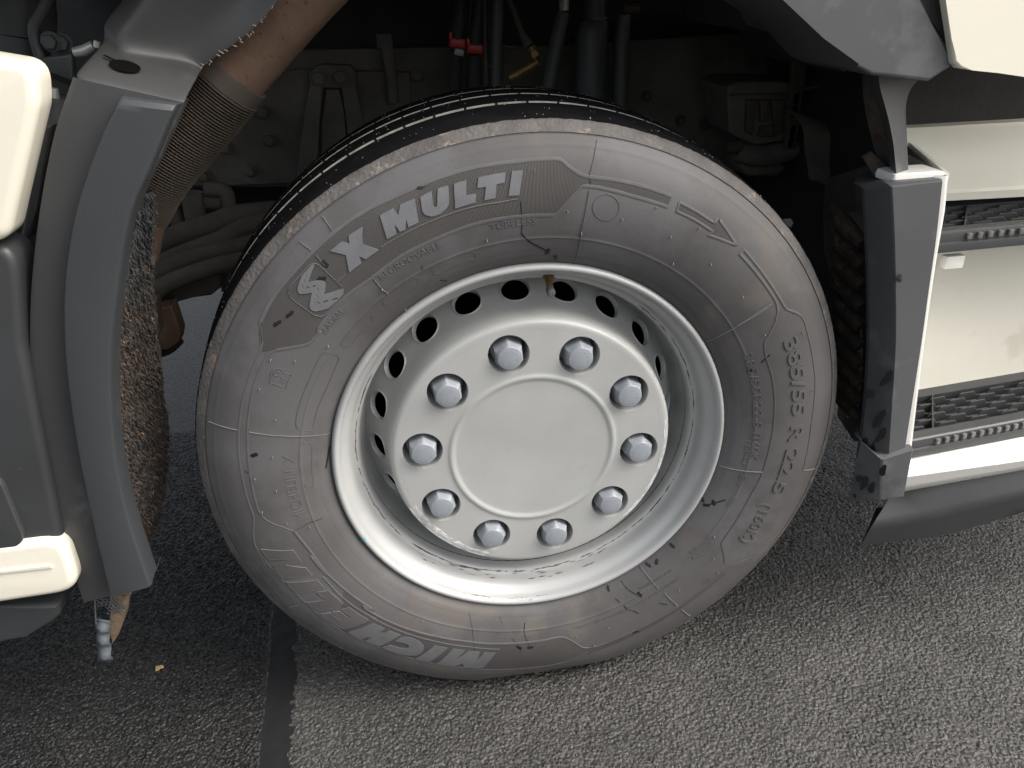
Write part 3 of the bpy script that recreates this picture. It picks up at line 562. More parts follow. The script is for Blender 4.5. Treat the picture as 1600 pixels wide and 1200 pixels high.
sc = [[(91.97,0.3907),(91.87,0.3804),(91.76,0.3699),(91.85,0.3592),(92.06,0.3496),(91.61,0.3445),(90.92,0.3394),(89.73,0.3327)], [(90.32,0.3350),(88.11,0.3270),(86.49,0.3214),(85.29,0.3178)], [(-112.11,0.3141),(-110.09,0.3365),(-108.36,0.3651),(-106.99,0.3906),(-105.90,0.4171)], [(-94.70,0.3274),(-95.02,0.3393),(-94.62,0.3517),(-93.82,0.3654),(-93.25,0.3782)], [(-98.36,0.3524),(-96.94,0.3636),(-95.67,0.3806)], [(-102.47,0.3155),(-101.48,0.3270)], [(-102.87,0.3395),(-102.30,0.3456)], [(-62.48,0.3074),(-62.20,0.3201),(-61.18,0.3325),(-59.84,0.3464)], [(-66.56,0.3267),(-65.92,0.3368)], [(-65.35,0.3438),(-65.14,0.3540),(-63.80,0.3609),(-62.89,0.3709)],
 [(-169.34,0.3286),(-169.82,0.3466),(-169.11,0.3703)], [(-56.86,0.3743),(-55.67,0.3848)], [(173.88,0.4140),(174.59,0.4101)], [(170.13,0.3012),(173.88,0.3041),(176.64,0.3070)], [(136.77,0.4225),(136.77,0.4161),(136.82,0.4095)], [(22.14,0.3722),(20.87,0.3573)], [(-25.65,0.3101),(-23.86,0.3170),(-21.29,0.3298)], [(114.13,0.3470),(114.48,0.3409)], [(112.37,0.3142),(110.99,0.3074)], [(79.66,0.4184),(79.27,0.4095)]]
for P in sc: rib('scuff_mark', [P], .0024, .0006, 'scuff')
bl = [(170.17,0.4004)] + [(85.91,0.3190),(83.59,0.3088)] + [(-67.19,0.3093),(-59.81,0.3390),(-52.48,0.3088),(-49.81,0.3121),(-42.70,0.3091),(-66.16,0.4072)] + [(139.42,0.4132),(142.05,0.4197),(130.44,0.4110),(128.26,0.4211)] + [(-24.55,0.3022),(-25.58,0.3105),(-23.68,0.3166),(19.61,0.3400)] + [(108.11,0.4374)] + [(-96.21,0.3719),(-93.30,0.3739)]
for a, r in bl:
    V, Fc = [], []; base = len(V); n = 9; ph = random.random()*6
    for k in range(n):
        w = 2*math.pi*k/n; q = .0042*(1+.5*math.sin(2*w+ph)+.3*random.random()); V.append(tuple(surf(a+math.degrees(q*math.cos(w)/.4), r+q*.8*math.sin(w), .0005)))
    V.append(tuple(surf(a, r, .0010)))
    for k in range(n): Fc.append((base+k, base+(k+1) % n, base+n))
    link('scuff_blot', V, Fc, 'scuff', wheel)

# ------------------------------------------------------------------ rim, disc, nuts (wheel coordinates, axle along +y)
V, Fc = lathe([(.2945,.012),(.2975,.008),(.2988,.003),(.2984,-.002),(.2966,-.0058),(.2935,-.0072),(.2905,-.0062),(.2882,-.0030),(.2868,.0015),(.2856,.0065),(.2835,.0105),(.2800,.0135),(.2765,.0180),(.2740,.0240),(.2722,.031),(.2705,.0375),(.2680,.0415),(.2645,.0430),(.2618,.0455),(.2602,.0500),(.2590,.058),(.2570,.075),(.2545,.095),(.2520,.108),(.2490,.114),(.2450,.113)], 256)
link('rim', V, Fc, 'rim', wheel, angle=60)
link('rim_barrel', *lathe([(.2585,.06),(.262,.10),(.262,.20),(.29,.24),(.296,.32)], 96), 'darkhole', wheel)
# black rubber line where the bead meets the flange
link('bead_gap', *lathe([(.2970,.0085),(.3010,.0045),(.3030,.0010)], 200), 'scuff', wheel)
CONE = np.array(catmull([(.2152,.016,0),(.2168,.030,0),(.2195,.050,0),(.2250,.068,0),(.2335,.0815,0),(.2425,.0950,0),(.2520,.1085,0)], 12))[:, :2]
CARC = np.r_[0, np.cumsum(np.linalg.norm(np.diff(CONE, axis=0), axis=1))]; CLEN = CARC[-1]; CHOLE = np.interp(.0815, CONE[:, 1], CARC)/CLEN
def cone(s): return (float(np.interp(s*CLEN, CARC, CONE[:, 0])), float(np.interp(s*CLEN, CARC, CONE[:, 1])))       # s from 0 (hub edge) to 1 (rim)
def wheel_disc():
    V, Fc = lathe([(.0005,0.0075),(.05,0.0075),(.100,0.0073),(.1150,0.0074),(.1180,0.0072),(.1200,0.0064),(.1222,0.0054),(.1245,0.0050),(.1268,0.0054),(.1285,0.0063),(.1305,0.0068),(.135,0.0068)], 200)
    def add(v, f):
        b = len(V); V.extend(v); Fc.extend([tuple(i+b for i in t) for t in f])
    add(*lathe([(.2000,.0068),(.2050,.0068),(.2085,.0070),(.2110,.0080),(.2128,.0100),(.2142,.013),(.2152,.016)], 200))
    add(*lathe([cone(t) for t in np.linspace(0, CHOLE-.0245/CLEN, 14)], 200))
    add(*lathe([cone(t) for t in np.linspace(CHOLE+.0245/CLEN, 1, 8)], 200))
    # flat ring with ten nut holes
    for k in range(10):
        a0 = math.radians(PH - 36*k); n = 40; rows = [[], [], [], []]; wall = []
        for i in range(n):
            w = 2*math.pi*i/n; c, s = math.cos(w), math.sin(w); q = 1/max(abs(c), abs(s))
            sq = (c*q, s*q)
            ra, aa = .1675+.0325*sq[0], math.radians(18)*sq[1]
            P = Vector((ra*math.cos(aa), .0068, ra*math.sin(aa))); H = Vector((.1675+.0305*c, .0068, .0305*s)); H2 = Vector((.1675+.0297*c, .0080, .0297*s))
            rot = Matrix.Rotation(-a0, 3, 'Y')
            pts = [P, P.lerp(H, .6), H, H2, Vector((.1675+.0293*c, .012, .0293*s)), Vector((.1675+.0285*c, .045, .0285*s))]
            wall.append([tuple(rot @ p) for p in pts])
        v = [p for row in wall for p in row]; m = 6; f = []
        for i in range(n):
            for j in range(m-1): f.append((i*m+j, ((i+1) % n)*m+j, ((i+1) % n)*m+j+1, i*m+j+1))
        add(v, f)
    # cone with twenty hand holes, each with a rolled lip
    for k in range(20):
        n = 40; v = []; f = []
        for i in range(n):
            w = 2*math.pi*i/n; c, s = math.cos(w), math.sin(w); q = 1/max(abs(c), abs(s)); sx, sy = c*q, s*q
            def pt(da, ss, dn=0):
                r, y = cone(ss); a = math.radians(2+18*k)+da; nr, ny = .84, -.545
                return ((r+nr*dn)*math.cos(a), y+ny*dn, (r+nr*dn)*math.sin(a))
            hc = CHOLE; e = (math.radians(9)*sx, hc+.0245/CLEN*sy); h = lambda R: (R*c/.2335, hc+R*s/CLEN)
            m0 = ((e[0]+h(.0215)[0])/2, (e[1]+h(.0215)[1])/2)
            v += [pt(*e), pt(*m0), pt(*h(.0236)), pt(*h(.0228), .0016), pt(*h(.0216), .0015), pt(*h(.0207), -.0005), pt(*h(.0205), -.006)]
        m = 7
        for i in range(n):
            for j in range(m-1): f.append((i*m+j, ((i+1) % n)*m+j, ((i+1) % n)*m+j+1, i*m+j+1))
        add(v, f)
    return link('wheel_disc', V, Fc, 'disc', wheel, angle=28)
PH = 100.82
wheel_disc()
link('nut_pocket', *lathe([(.0005,.044),(.199,.044)], 64), 'rustydirt', wheel)
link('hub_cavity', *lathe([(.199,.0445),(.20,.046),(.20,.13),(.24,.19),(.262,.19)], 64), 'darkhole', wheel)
def nut_mesh():
    bm = bmesh.new(); R = .0232
    hexr = lambda k, r: (r*math.cos(math.radians(60*k)), r*math.sin(math.radians(60*k)))
    n = 48
    def ringpts(r_hex, r_circ, t, z):
        out = []
        for i in range(n):
            w = 2*math.pi*i/n; rel = (w % (math.pi/3)) - math.pi/6; rh = r_hex*math.cos(math.pi/6)/math.cos(rel)
            r = rh*(1-t)+r_circ*t; out.append(bm.verts.new((r*math.cos(w), z, r*math.sin(w))))
        return out
    rings = [ringpts(R*1.12, R*1.05, .8, .0), ringpts(R*1.10, R*1.05, .5, -.003), ringpts(R, R, 0, -.0045), ringpts(R*.975, R, 0, -.0285), ringpts(R*.955, R*.87, .15, -.0300), ringpts(R*.8, R*.765, 1, -.0385), ringpts(R*.76, R*.735, 1, -.0392), ringpts(R*.5, R*.5, 1, -.0402), ringpts(R*.2, R*.2, 1, -.0405)]
    for a, b in zip(rings, rings[1:]):
        for i in range(n): bm.faces.new((a[i], a[(i+1) % n], b[(i+1) % n], b[i]))
    bm.faces.new(rings[-1])
    # tiny embossed dashes round the crown
    for k in range(9):
        w = 2*math.pi*k/9+.2; c = Vector((.0112*math.cos(w), -.0399, .0112*math.sin(w)))
        box_bm(c, (.0012, .0012, .0030), Matrix.Rotation(-w, 3, 'Y'), 0, bm)
    bmesh.ops.recalc_face_normals(bm, faces=bm.faces)
    me = bpy.data.meshes.new('wheel_nut'); bm.to_mesh(me); bm.free(); me.materials.append(M['nut'])
    me.polygons.foreach_set('use_smooth', [True]*len(me.polygons)); me.set_sharp_from_angle(angle=math.radians(26)); return me
nm = nut_mesh()
for k in range(10):
    o = bpy.data.objects.new('wheel_nut', nm); scene.collection.objects.link(o); o.parent = wheel; a = math.radians(PH-36*k)
    o.location = (.1668*math.cos(a), .036, .1668*math.sin(a)); o.rotation_euler = (random.uniform(-.03,.03), random.uniform(0, 1.05), random.uniform(-.03,.03))
    o['group'] = 'wheel nuts round the hub'
# valve: leaves the rim near the top, bends towards the viewer
wv = lambda p: np.array(p)-np.array((0, 0, WHEEL_Z))
a_, b_, c_, d_ = wv((0.0363,0.052,0.7503)), wv((0.0337,0.04,0.7377)), wv((0.0331,0.028,0.7317)), wv((0.0312,0.014,0.7315))
link('valve_stem', *tube_vf([a_, a_*.5+b_*.5, b_, c_, d_], [.0068,.0062,.0052,.0050,.0048], 14), 'brass', wheel)
link('valve_nut', *tube_vf([a_*.75+b_*.25, a_*.15+b_*.85], .0085, 6), 'brass', wheel, angle=20)
link('valve_cap', *tube_vf([d_+np.array((0,.003,0)), d_+np.array((0,-.008,-.002)), d_+np.array((0,-.0095,-.002))], [.0058,.0058,.0042], 14), 'darkmetal', wheel)
# small blue paint mark on the flange, grime along the lower flange
a = math.radians(203.5); V, Fc = [], []
for i in range(5):
    for j, (r, y) in enumerate(((.2985,-.0022),(.2968,-.0060),(.2935,-.0075),(.2908,-.0066))):
        w = a+(i-2)*.0055+.004*math.sin(j*2.1); V.append((r*1.0008*math.cos(w), y-.0003, r*1.0008*math.sin(w)))
for i in range(4):
    for j in range(3): Fc.append((i*4+j, i*4+j+1, (i+1)*4+j+1, (i+1)*4+j))
M['blue'] = mat('blue_paint_mark', (.10,.32,.42), .6)
link('paint_mark', V, Fc, 'blue', wheel)
def grime(name, a0, a1, r0, y0, r1, y1, n, seed, m='rustydirt'):
    g = random.Random(seed); V, Fc = [], []
    for k in range(n):
        a = math.radians(g.uniform(a0, a1)); t = g.random()**1.6; r = r0+(r1-r0)*t; y = y0+(y1-y0)*t; L = g.uniform(.002,.012); w = g.uniform(.0003,.0011)
        b = len(V); dr, dy = (r1-r0), (y1-y0); l = math.hypot(dr, dy); dr, dy = dr/l*w, dy/l*w; da = L/r
        nr, ny = (-dy/w, dr/w); nr, ny = (nr, ny) if ny < 0 else (-nr, -ny); h = .0004
        for (aa, u, hh) in ((a-da, 0, .1), (a, -1, .1), (a+da, 0, .1), (a, 1, .1), (a, 0, 1)):
            R = r+dr*u+nr*h*hh; Y = y+dy*u+ny*h*hh; V.append((R*math.cos(aa), Y, R*math.sin(aa)))
        for q in range(4): Fc.append((b+q, b+(q+1) % 4, b+4))
    return link(name, V, Fc, m, wheel, kind='stuff')
grime('rim_grime', 225, 300, .2655, .0426, .2735, .0255, 45, 3)
grime('rim_grime', 150, 410, .2650, .0428, .2664, .0422, 200, 4)
grime('rim_grime', 243, 272, .2895, -.0045, .2868, .0015, 40, 5)
grime('disc_scuff', 203, 246, .2100, .0074, .1985, .0066, 170, 6, 'disc_scuff'); grime('disc_scuff', -45, 8, .2100, .0074, .2050, .0066, 90, 7, 'disc_scuff')

# ------------------------------------------------------------------ left: mudguard, its flare, shelf and rear panel
g_L = [(-0.4971,-0.013,1.0382),(-0.535,-0.013,0.9769),(-0.5804,-0.013,0.881),(-0.625,-0.013,0.7643),(-0.6569,-0.013,0.6413),(-0.6773,-0.013,0.4904),(-0.6881,-0.013,0.3202)]
g_R = [(-0.3857,-0.02,1.0052),(-0.4252,-0.02,0.9486),(-0.4668,-0.02,0.8891),(-0.5043,-0.02,0.8055),(-0.5443,-0.02,0.688),(-0.5749,-0.02,0.5343),(-0.5849,-0.02,0.336)]
shift = lambda P, v: [tuple(np.array(p)+np.array(v)) for p in P]
mix = lambda A, B, t: [tuple(np.array(a)*(1-t)+np.array(b)*t) for a, b in zip(A, B)]
inL = lambda d: [tuple(np.array(a)+np.array(b)) for a, b in zip(g_L, [d]*7)]
cols = [shift(g_L, (.012,.13,0)), shift(g_L, (0,.03,0)), shift(g_L, (.001,.008,0)), shift(mix(g_L, g_R, .03), (0,-.0065,0)), shift(mix(g_L, g_R, .09), (0,-.0085,0)), shift(mix(g_L, g_R, .35), (0,-.007,0)), shift(mix(g_L, g_R, .7), (0,-.003,0)), g_R, shift(g_R, (.001,.004,0)), shift(g_R, (-.001,.03,0))]
mudguard = loft('mudguard', cols, 8, 'plastic', truck, angle=60)
# shelf and the upright panel above it
sb_L, sb_R = (-0.4804,0.07,1.0663), (-0.3783,0.07,1.0306)
sf_L, sf_R = g_L[0], g_R[0]
A = lambda p, q, t: tuple(np.array(p)*(1-t)+np.array(q)*t)
up_L, up_R = (-0.4407,0.11,1.1267), (-0.2653,0.1,1.1134); rg_0 = (-0.4575,0.042,1.0509); rg_1 = (-0.4023,0.045,1.1254)
def row(f, n=2): return f
back = shift(cols[0], (0,0,0))[0]
n = 9
fp = np.array([c[0] for c in cols[2:8]]); cl = np.r_[0, np.cumsum(np.linalg.norm(np.diff(fp, axis=0), axis=1))]; cl /= cl[-1]
front = [np.array([np.interp(t, cl, fp[:, k]) for k in range(3)]) for t in np.linspace(0, 1, 9)]
fr0 = [tuple(np.array(p)+np.array((0,.0015,-.003))) for p in front]
fr1 = [tuple(np.array(p)+np.array((0,.005,.003))) for p in front]
bk = [A(sb_L, rg_0, t/3) for t in range(3)] + [A(rg_0, sb_R, t/5) for t in range(6)]
bk0 = [tuple(np.array(b)*.93+np.array(f)*.07) for b, f in zip(bk, fr1)]
bk1 = [tuple(np.array(p)+np.array((0,.004,.006))) for p in bk]
bk2 = [tuple(np.array(p)+np.array((0,.006,.018))) for p in bk]
tp = [A(up_L, rg_1, t/3) for t in range(3)] + [A(rg_1, up_R, t/5) for t in range(6)]
edge = [(-0.3793,0.075,1.0301),(-0.3681,0.075,1.0374),(-0.349,0.075,1.0472),(-0.3209,0.075,1.0613),(-0.3041,0.075,1.0758),(-0.2826,0.075,1.0927),(-0.2628,0.075,1.1135)]
rows = [fr0, fr1, bk0, bk1, bk2] + [[A(a, b, t) for a, b in zip(bk2, tp)] for t in (.25,.5,.75,1)]
for i, t in zip(range(3, 9), (0, .06, .25, .5, .75, 1)):
    e = catmull(edge, 8); rows[i][-1] = tuple(e[int(t*(len(e)-1))])
V, Fc = loft_vf(rows); o = link('mudguard_shelf', V, Fc, 'plastic', truck, angle=75); md = o.modifiers.new('thickness', 'SOLIDIFY'); md.thickness = .004; md.offset = -1
ss = o.modifiers.new('subdivision', 'SUBSURF'); ss.levels = ss.render_levels = 2
# left side of the shelf, closing the box towards the rear
sl = [fr0[0], tuple(np.array(fr0[0])+np.array((.002,.02,0))), back, tuple(np.array(sb_L)+np.array((.0,.012,-.004))), sb_L]
# slot in the shelf
hc = (-0.4581,0.03,1.0358); hx = (np.array(sb_R)-np.array(sb_L)); hx /= np.linalg.norm(hx); hy = np.array(A(sb_L, sb_R, .3))-np.array(A(sf_L, sf_R, .3)); hy /= np.linalg.norm(hy); hn = np.cross(hx, hy); hn *= np.sign(hn[2])
tt = .5; base_p = np.array(A(A(sf_L, sf_R, .42), A(sb_L, sb_R, .28), .42)) + hn*.0055
V = [tuple(base_p + hx*.016*math.cos(w) + hy*.013*math.sin(w)) for w in np.linspace(0, 2*math.pi, 24, endpoint=False)]
Fc = [tuple(range(24))]; V += [tuple(base_p - hx*.013 + hy*.004), tuple(base_p - hx*.013 + hy*.008), tuple(base_p - hx*.026 + hy*.012), tuple(base_p - hx*.026 + hy*.009)]; Fc.append((24,25,26,27))
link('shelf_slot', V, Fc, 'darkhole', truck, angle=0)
# scratches and frayed fibres along the cut edge
V, Fc = [], []; e = catmull(edge, 10)
for k in range(26):
    p = np.array(e[random.randrange(len(e))]) + np.array((random.uniform(-.002,.001), -.002, random.uniform(-.002,.002))); d = np.array((random.uniform(-.006,.003), random.uniform(-.003,.001), random.uniform(.001,.005)))
    tube_vf([p, p+d*.5, p+d], [.0006,.0005,.0002], 4, V, Fc)
link('frayed_edge', V, Fc, 'scratch', truck, kind='stuff')
scr = [[(-0.3737,0.0835,1.0363),(-0.3665,0.0835,1.0629),(-0.3606,0.0835,1.0834),(-0.3552,0.0835,1.1022)], [(-0.3509,0.0835,1.0523),(-0.3445,0.0835,1.0723),(-0.3354,0.0835,1.0994)], [(-0.3667,0.0835,1.0892),(-0.3631,0.0835,1.1025)], [(-0.3335,0.084,1.0648),(-0.3292,0.084,1.0751)], [(-0.3155,0.085,1.0814),(-0.3105,0.085,1.0922)], [(-0.2988,0.085,1.0876),(-0.2946,0.085,1.0984)], [(-0.3453,0.0835,1.0869),(-0.3436,0.0835,1.095)], [(-0.324,0.084,1.0714),(-0.3205,0.084,1.0782)]]
V, Fc = [], []
for s in scr: tube_vf(shift(s, (0,-.004,0)), [.0004]+[.0010]*(len(s)-2)+[.0004], 5, V, Fc)
link('pale_scratch', V, Fc, 'scratch', truck)
f_L = [(-0.4445,-0.045,1.0158),(-0.4805,-0.045,0.9675),(-0.5232,-0.045,0.8965),(-0.5595,-0.045,0.8118),(-0.5857,-0.045,0.714),(-0.6059,-0.045,0.5956),(-0.6193,-0.045,0.4783),(-0.6321,-0.045,0.3461)]
f_R = [(-0.3891,-0.045,1.0054),(-0.4291,-0.045,0.9448),(-0.4644,-0.045,0.8919),(-0.4953,-0.045,0.8217),(-0.5333,-0.045,0.717),(-0.5606,-0.045,0.5994),(-0.5735,-0.045,0.4876),(-0.5748,-0.045,0.3555)]
cols = [shift(f_L, (-.001,.032,0)), shift(f_L, (-.0002,.004,0)), f_L, shift(mix(f_L, f_R, .025), (0,-.0022,0)), shift(mix(f_L, f_R, .07), (0,-.0028,0)), shift(mix(f_L, f_R, .5), (0,-.0034,0)), shift(mix(f_L, f_R, .93), (0,-.0026,0)), shift(mix(f_L, f_R, .98), (0,-.0018,0)), f_R, shift(f_R, (.001,.005,0)), shift(f_R, (-.001,.04,0))]
cols2 = []
for c in cols:      # round the top end over and close the bottom
    d = (np.array(c[1])-np.array(c[0])); d /= np.linalg.norm(d)
    cols2.append([tuple(np.array(c[0])+np.array((0,.030,-.001))), tuple(np.array(c[0])+np.array((0,.005,0))), tuple(np.array(c[0])+d*.006)] + c[1:-1] + [tuple(np.array(c[-1])*.98+np.array(c[-2])*.02), c[-1], tuple(np.array(c[-1])+np.array((0,.03,0)))])
Cc = []
for c in cols2:
    mid = catmull(c[2:-2], 8); Cc.append([np.array(c[0]), np.array(c[1])] + mid + [np.array(c[-2]), np.array(c[-1])])
rows = [[c[i] for c in Cc] for i in range(len(Cc[0]))]
V, Fc = loft_vf(rows); link('mudguard_flare', V, Fc, 'plasticlight', truck, angle=40)
# bristle mat on the mudguard's inner face, caked with mud
m_o = [(-0.4682,-0.004,0.8942),(-0.4973,-0.004,0.832),(-0.5321,-0.004,0.7511),(-0.5595,-0.004,0.6629),(-0.5831,-0.004,0.5459),(-0.5907,-0.004,0.4365),(-0.5914,-0.004,0.3773)]
m_i = [(-0.4773,0.1,0.8833),(-0.4954,0.1,0.8157),(-0.5157,0.1,0.7252),(-0.5308,0.1,0.6265),(-0.5471,0.1,0.508),(-0.5848,0.1,0.3932),(-0.6353,0.1,0.2998)]
mat_cols = [m_o, shift(mix(m_o, m_i, .33), (-.012,0,0)), shift(mix(m_o, m_i, .66), (-.012,0,0)), m_i, shift(m_i, (-.012,.05,0))]
C4 = [catmull(c, 16) for c in mat_cols]; rows = [[c[i]+rng.normal(0, .0022, 3) for c in C4] for i in range(len(C4[0]))]
V, Fc = loft_vf(rows); bmat = link('bristle_mat', V, Fc, 'mud', truck, angle=60); 
def strands(name, n, m, seed, lo, hi, L0, L1, w):
    g = np.random.default_rng(seed); V, Fc = [], []
    for k in range(n):
        t = lo+(hi-lo)*g.random(); u = g.random(); i = t*(len(C4[0])-2); i0 = int(i); f = i-i0
        j = u*2.99; j0 = int(j); fj = j-j0
        p = (C4[j0][i0]*(1-f)+C4[j0][i0+1]*f)*(1-fj)+(C4[j0+1][i0]*(1-f)+C4[j0+1][i0+1]*f)*fj
        L = g.uniform(L0, L1); d = np.array((g.uniform(-.05,.3), g.uniform(-.45,.35), -1.)); d /= np.linalg.norm(d); s = np.array((.25*g.normal(), 1., .3*g.normal())); s /= np.linalg.norm(s); b = len(V); ww = w*g.uniform(.5,1.5)
        p = p + np.array((.001,0,0)); q = p+d*L*.5+np.array((.002,0,0)); e = p+d*L
        V += [tuple(p-s*ww), tuple(p+s*ww), tuple(q+s*ww*.8), tuple(q-s*ww*.8), tuple(e)]
        Fc += [(b, b+1, b+2, b+3), (b+3, b+2, b+4)]
    o = link(name, V, Fc, m, bmat, angle=0, kind='stuff'); return o
strands('muddy_bristles', 3600, 'mudstrand', 1, .3, 1., .004, .013, .0012)
strands('pale_bristles', 420, 'mudlight', 3, .35, .97, .003, .009, .0012)
strands('dark_bristles', 4600, 'darkstrand', 2, .0, .95, .004, .014, .0011)
# torn flap below the mudguard
tf = [(-0.7001,0.02,0.2435),(-0.6815,0.02,0.2346),(-0.6908,0.02,0.2031),(-0.6994,0.02,0.1562),(-0.7202,0.02,0.1561),(-0.7093,0.02,0.2067)]
a_, b_ = catmull([(-0.6996,0.02,0.2489),(-0.7048,0.02,0.2266),(-0.712,0.02,0.1931),(-0.7202,0.02,0.1561)], 6), catmull([(-0.6808,0.02,0.2372),(-0.688,0.02,0.2137),(-0.6933,0.02,0.1866),(-0.6985,0.02,0.156)], 6)
rows = [[np.array(a)+np.array((0,.003*math.sin(i*1.1),0)), A(a, b, .5)+np.array((0,.006*math.sin(i*1.1+.5)-.003,0)), np.array(b)+np.array((0,.003*math.sin(i*1.1+1),0))] for i, (a, b) in enumerate(zip(a_, b_))]
V, Fc = loft_vf(rows); o = link('torn_flap', V, Fc, 'tornplastic', truck, angle=60); md = o.modifiers.new('thickness', 'SOLIDIFY'); md.thickness = .003
o = slab('muddy_core', [(-0.6709,0.285),(-0.6417,0.2797),(-0.6541,0.2578),(-0.6636,0.2323),(-0.6786,0.2045),(-0.6946,0.185),(-0.689,0.2135),(-0.6776,0.2527)], .025, .055, 'mudlight', truck, .004)
V, Fc = [], []
for k in range(6):       # honeycomb net torn open above the flap
    for j in range(5):
        p = np.array((-0.6882,0.022,0.2823)) + np.array((.0062*k-.001+.003*(j % 2), 0, -.0062*j)); c = [p+np.array((.0034*math.cos(w), random.uniform(-.001,.001), .0034*math.sin(w))) for w in np.linspace(0, 2*math.pi, 7)]
        if not (k < 2 and j > 1): tube_vf(c, .0006, 4, V, Fc, cap=False)
tube_vf([(-0.6894,0.02,0.2897),(-0.6951,0.02,0.2655),(-0.7012,0.02,0.2397)], .0012, 6, V, Fc)
link('torn_net', V, Fc, 'tornplastic', truck)
# ------------------------------------------------------------------ left: rear fairing
pillow('fairing_panel', fillet([(-0.7713,1.1123),(-0.5164,1.0547),(-0.5257,1.014),(-0.6014,0.8726),(-0.8862,0.8628)], [.05,.06,.06,.03,.05]), -.05, -.008, .0125, 'cream', truck)
pillow('fairing_corner', fillet([(-0.8997,0.8551),(-0.5995,0.8694),(-0.6316,0.7404),(-0.673,0.4422),(-0.7116,0.4257),(-1.0849,0.4528)], [.05,.03,.1,.03,.04,.05]), -.035, .02, .011, 'blackplastic', truck)
pillow('fairing_inset', fillet([(-0.9104,0.635),(-0.713,0.5612),(-0.7141,0.4619),(-0.7424,0.4352),(-0.9913,0.4437)], [.02]*5), -.043, -.02, .003, 'blackplastic', truck)
pillow('fairing_sill', fillet([(-1.0774,0.4548),(-0.665,0.4579),(-0.6688,0.3588),(-1.1288,0.3432)], [.05,.03,.04,.05]), -.045, .01, .013, 'cream', truck)
pillow('sill_crease', fillet([(-1.0749,0.4239),(-0.692,0.4154),(-0.692,0.4096),(-1.0783,0.4166)], .001), -.0475, -.03, .001, 'cream', truck)
slab('rubber_skirt', [(-1.156,0.32),(-0.7976,0.3291),(-0.7168,0.3219),(-0.724,0.3004),(-0.7402,0.2854),(-0.7793,0.2694),(-0.8201,0.2602),(-1.1818,0.264)], -.02, .16, 'blackplastic', truck, .008, 4)
slab('gap_shade_sheet', [(-0.9417,1.1581),(-0.6108,1.0324),(-0.5567,1.0066),(-0.7334,0.277),(-0.8378,0.2381),(-1.4071,0.1986)], .17, .2, 'chassisblack', truck, .004)  # added dark sheet hiding the ground, standing in for shade in the gap
tube('fairing_brace', [(-0.6757,0.11,0.8103),(-0.6826,0.11,0.747),(-0.6916,0.11,0.6803)], .007, 'hose', truck)
box('yellow_tag', (-0.7372,0.12,0.5023), (.014,.01,.016), 'yellow', truck)
tube('brace_pin', [(-0.7322,0.1,0.5479),(-0.711,0.1,0.5385)], .006, 'darkmetal', truck)
# clutter above the fairing
can = tube('air_cylinder', [(-0.6424,0.3,1.1413),(-0.6521,0.3,1.0949),(-0.6576,0.3,1.0694)], [.046,.046,.043], 'darkmetal', truck, n=24)
tube('cylinder_collar', [(-0.6581,0.3,1.0678),(-0.6657,0.3,1.0384)], [.035,.035], 'darkmetal', can, n=24)
tube('bent_bracket', [(-0.5872,0.24,1.1132),(-0.6072,0.24,1.089),(-0.616,0.24,1.0787),(-0.6194,0.24,1.0648),(-0.6197,0.24,1.0428),(-0.6172,0.24,1.0185)], .007, 'darkmetal', truck, smooth=5)
for x in (70, 97): hexbolt('bracket_bolt', (-0.5999,0.24,1.06) if x == 70 else (-0.5887,0.25,1.0572), .010, .012, 'darkmetal', truck)
tube('pale_clip', [(-0.5474,0.16,1.0502),(-0.5347,0.16,1.0518),(-0.5224,0.16,1.0572)], [.006,.007,.006], 'palemetal', truck)
tube('clip_stud', [(-0.516,0.15,1.0554),(-0.5133,0.15,1.0626)], .004, 'palemetal', truck)
slab('bracket_plate', [(-0.6126,1.0425),(-0.5716,1.0452),(-0.5841,0.9845),(-0.6136,0.9796),(-0.6113,1.0202)], .22, .235, 'darkmetal', truck)
tube('filter_housing', [(-0.5835,0.16,1.0003),(-0.5896,0.16,0.969),(-0.611,0.16,0.9129)], [.02,.032,.032], 'darkmetal', truck, n=20)
tube('grease_stud', [(-0.5712,0.12,1.0031),(-0.5674,0.12,1.0134)], [.006,.004], 'palemetal', truck)
slab('grey_side_plate', [(-0.5872,0.9737),(-0.5755,0.973),(-0.6266,0.8695),(-0.645,0.8353),(-0.6573,0.8363),(-0.6197,0.902)], .10, .12, 'darkmetal', truck)

# ------------------------------------------------------------------ right: wing end, post, door, corner trim
slab('wing_end', [(0.186,1.2265),(0.281,1.0823),(0.3508,1.0421),(0.3945,1.0037),(0.4161,0.994),(0.4944,0.9833),(0.5195,0.9987),(0.5118,1.0192),(0.4483,1.0809),(0.3482,1.2236)], -.05, .12, 'wingplastic', truck, .005, 4)
slab('wing_top_trim', [(0.3633,1.2251),(0.4624,1.0734),(0.491,1.0488),(0.5172,1.0237),(0.5239,1.0205),(0.5156,1.0436),(0.5037,1.0717),(0.4453,1.2236)], -.036, .10, 'plastic', truck, .003)
slab('wing_liner', [(0.2207,1.123),(0.3073,1.0847),(0.3262,1.0413),(0.4132,1.0236),(0.4637,0.9834),(0.4836,0.9759),(0.527,1.1125)], .125, .34, 'chassisblack', truck, .004)
slab('door_panel', [(0.4297,1.2209),(0.4867,1.0729),(0.5042,1.0315),(0.5144,1.0042),(0.5237,0.9973),(0.5413,0.9942),(0.5766,0.9895),(0.6128,0.9832),(1.2203,0.8934),(1.0104,1.2465)], -.06, -.048, 'cream', truck, .004, 4)
slab('door_sill_gap', [(0.568,0.9906),(1.5693,0.9696),(1.7375,0.7098),(0.594,0.8675)], .16, .2, 'chassisblack', truck, .003)
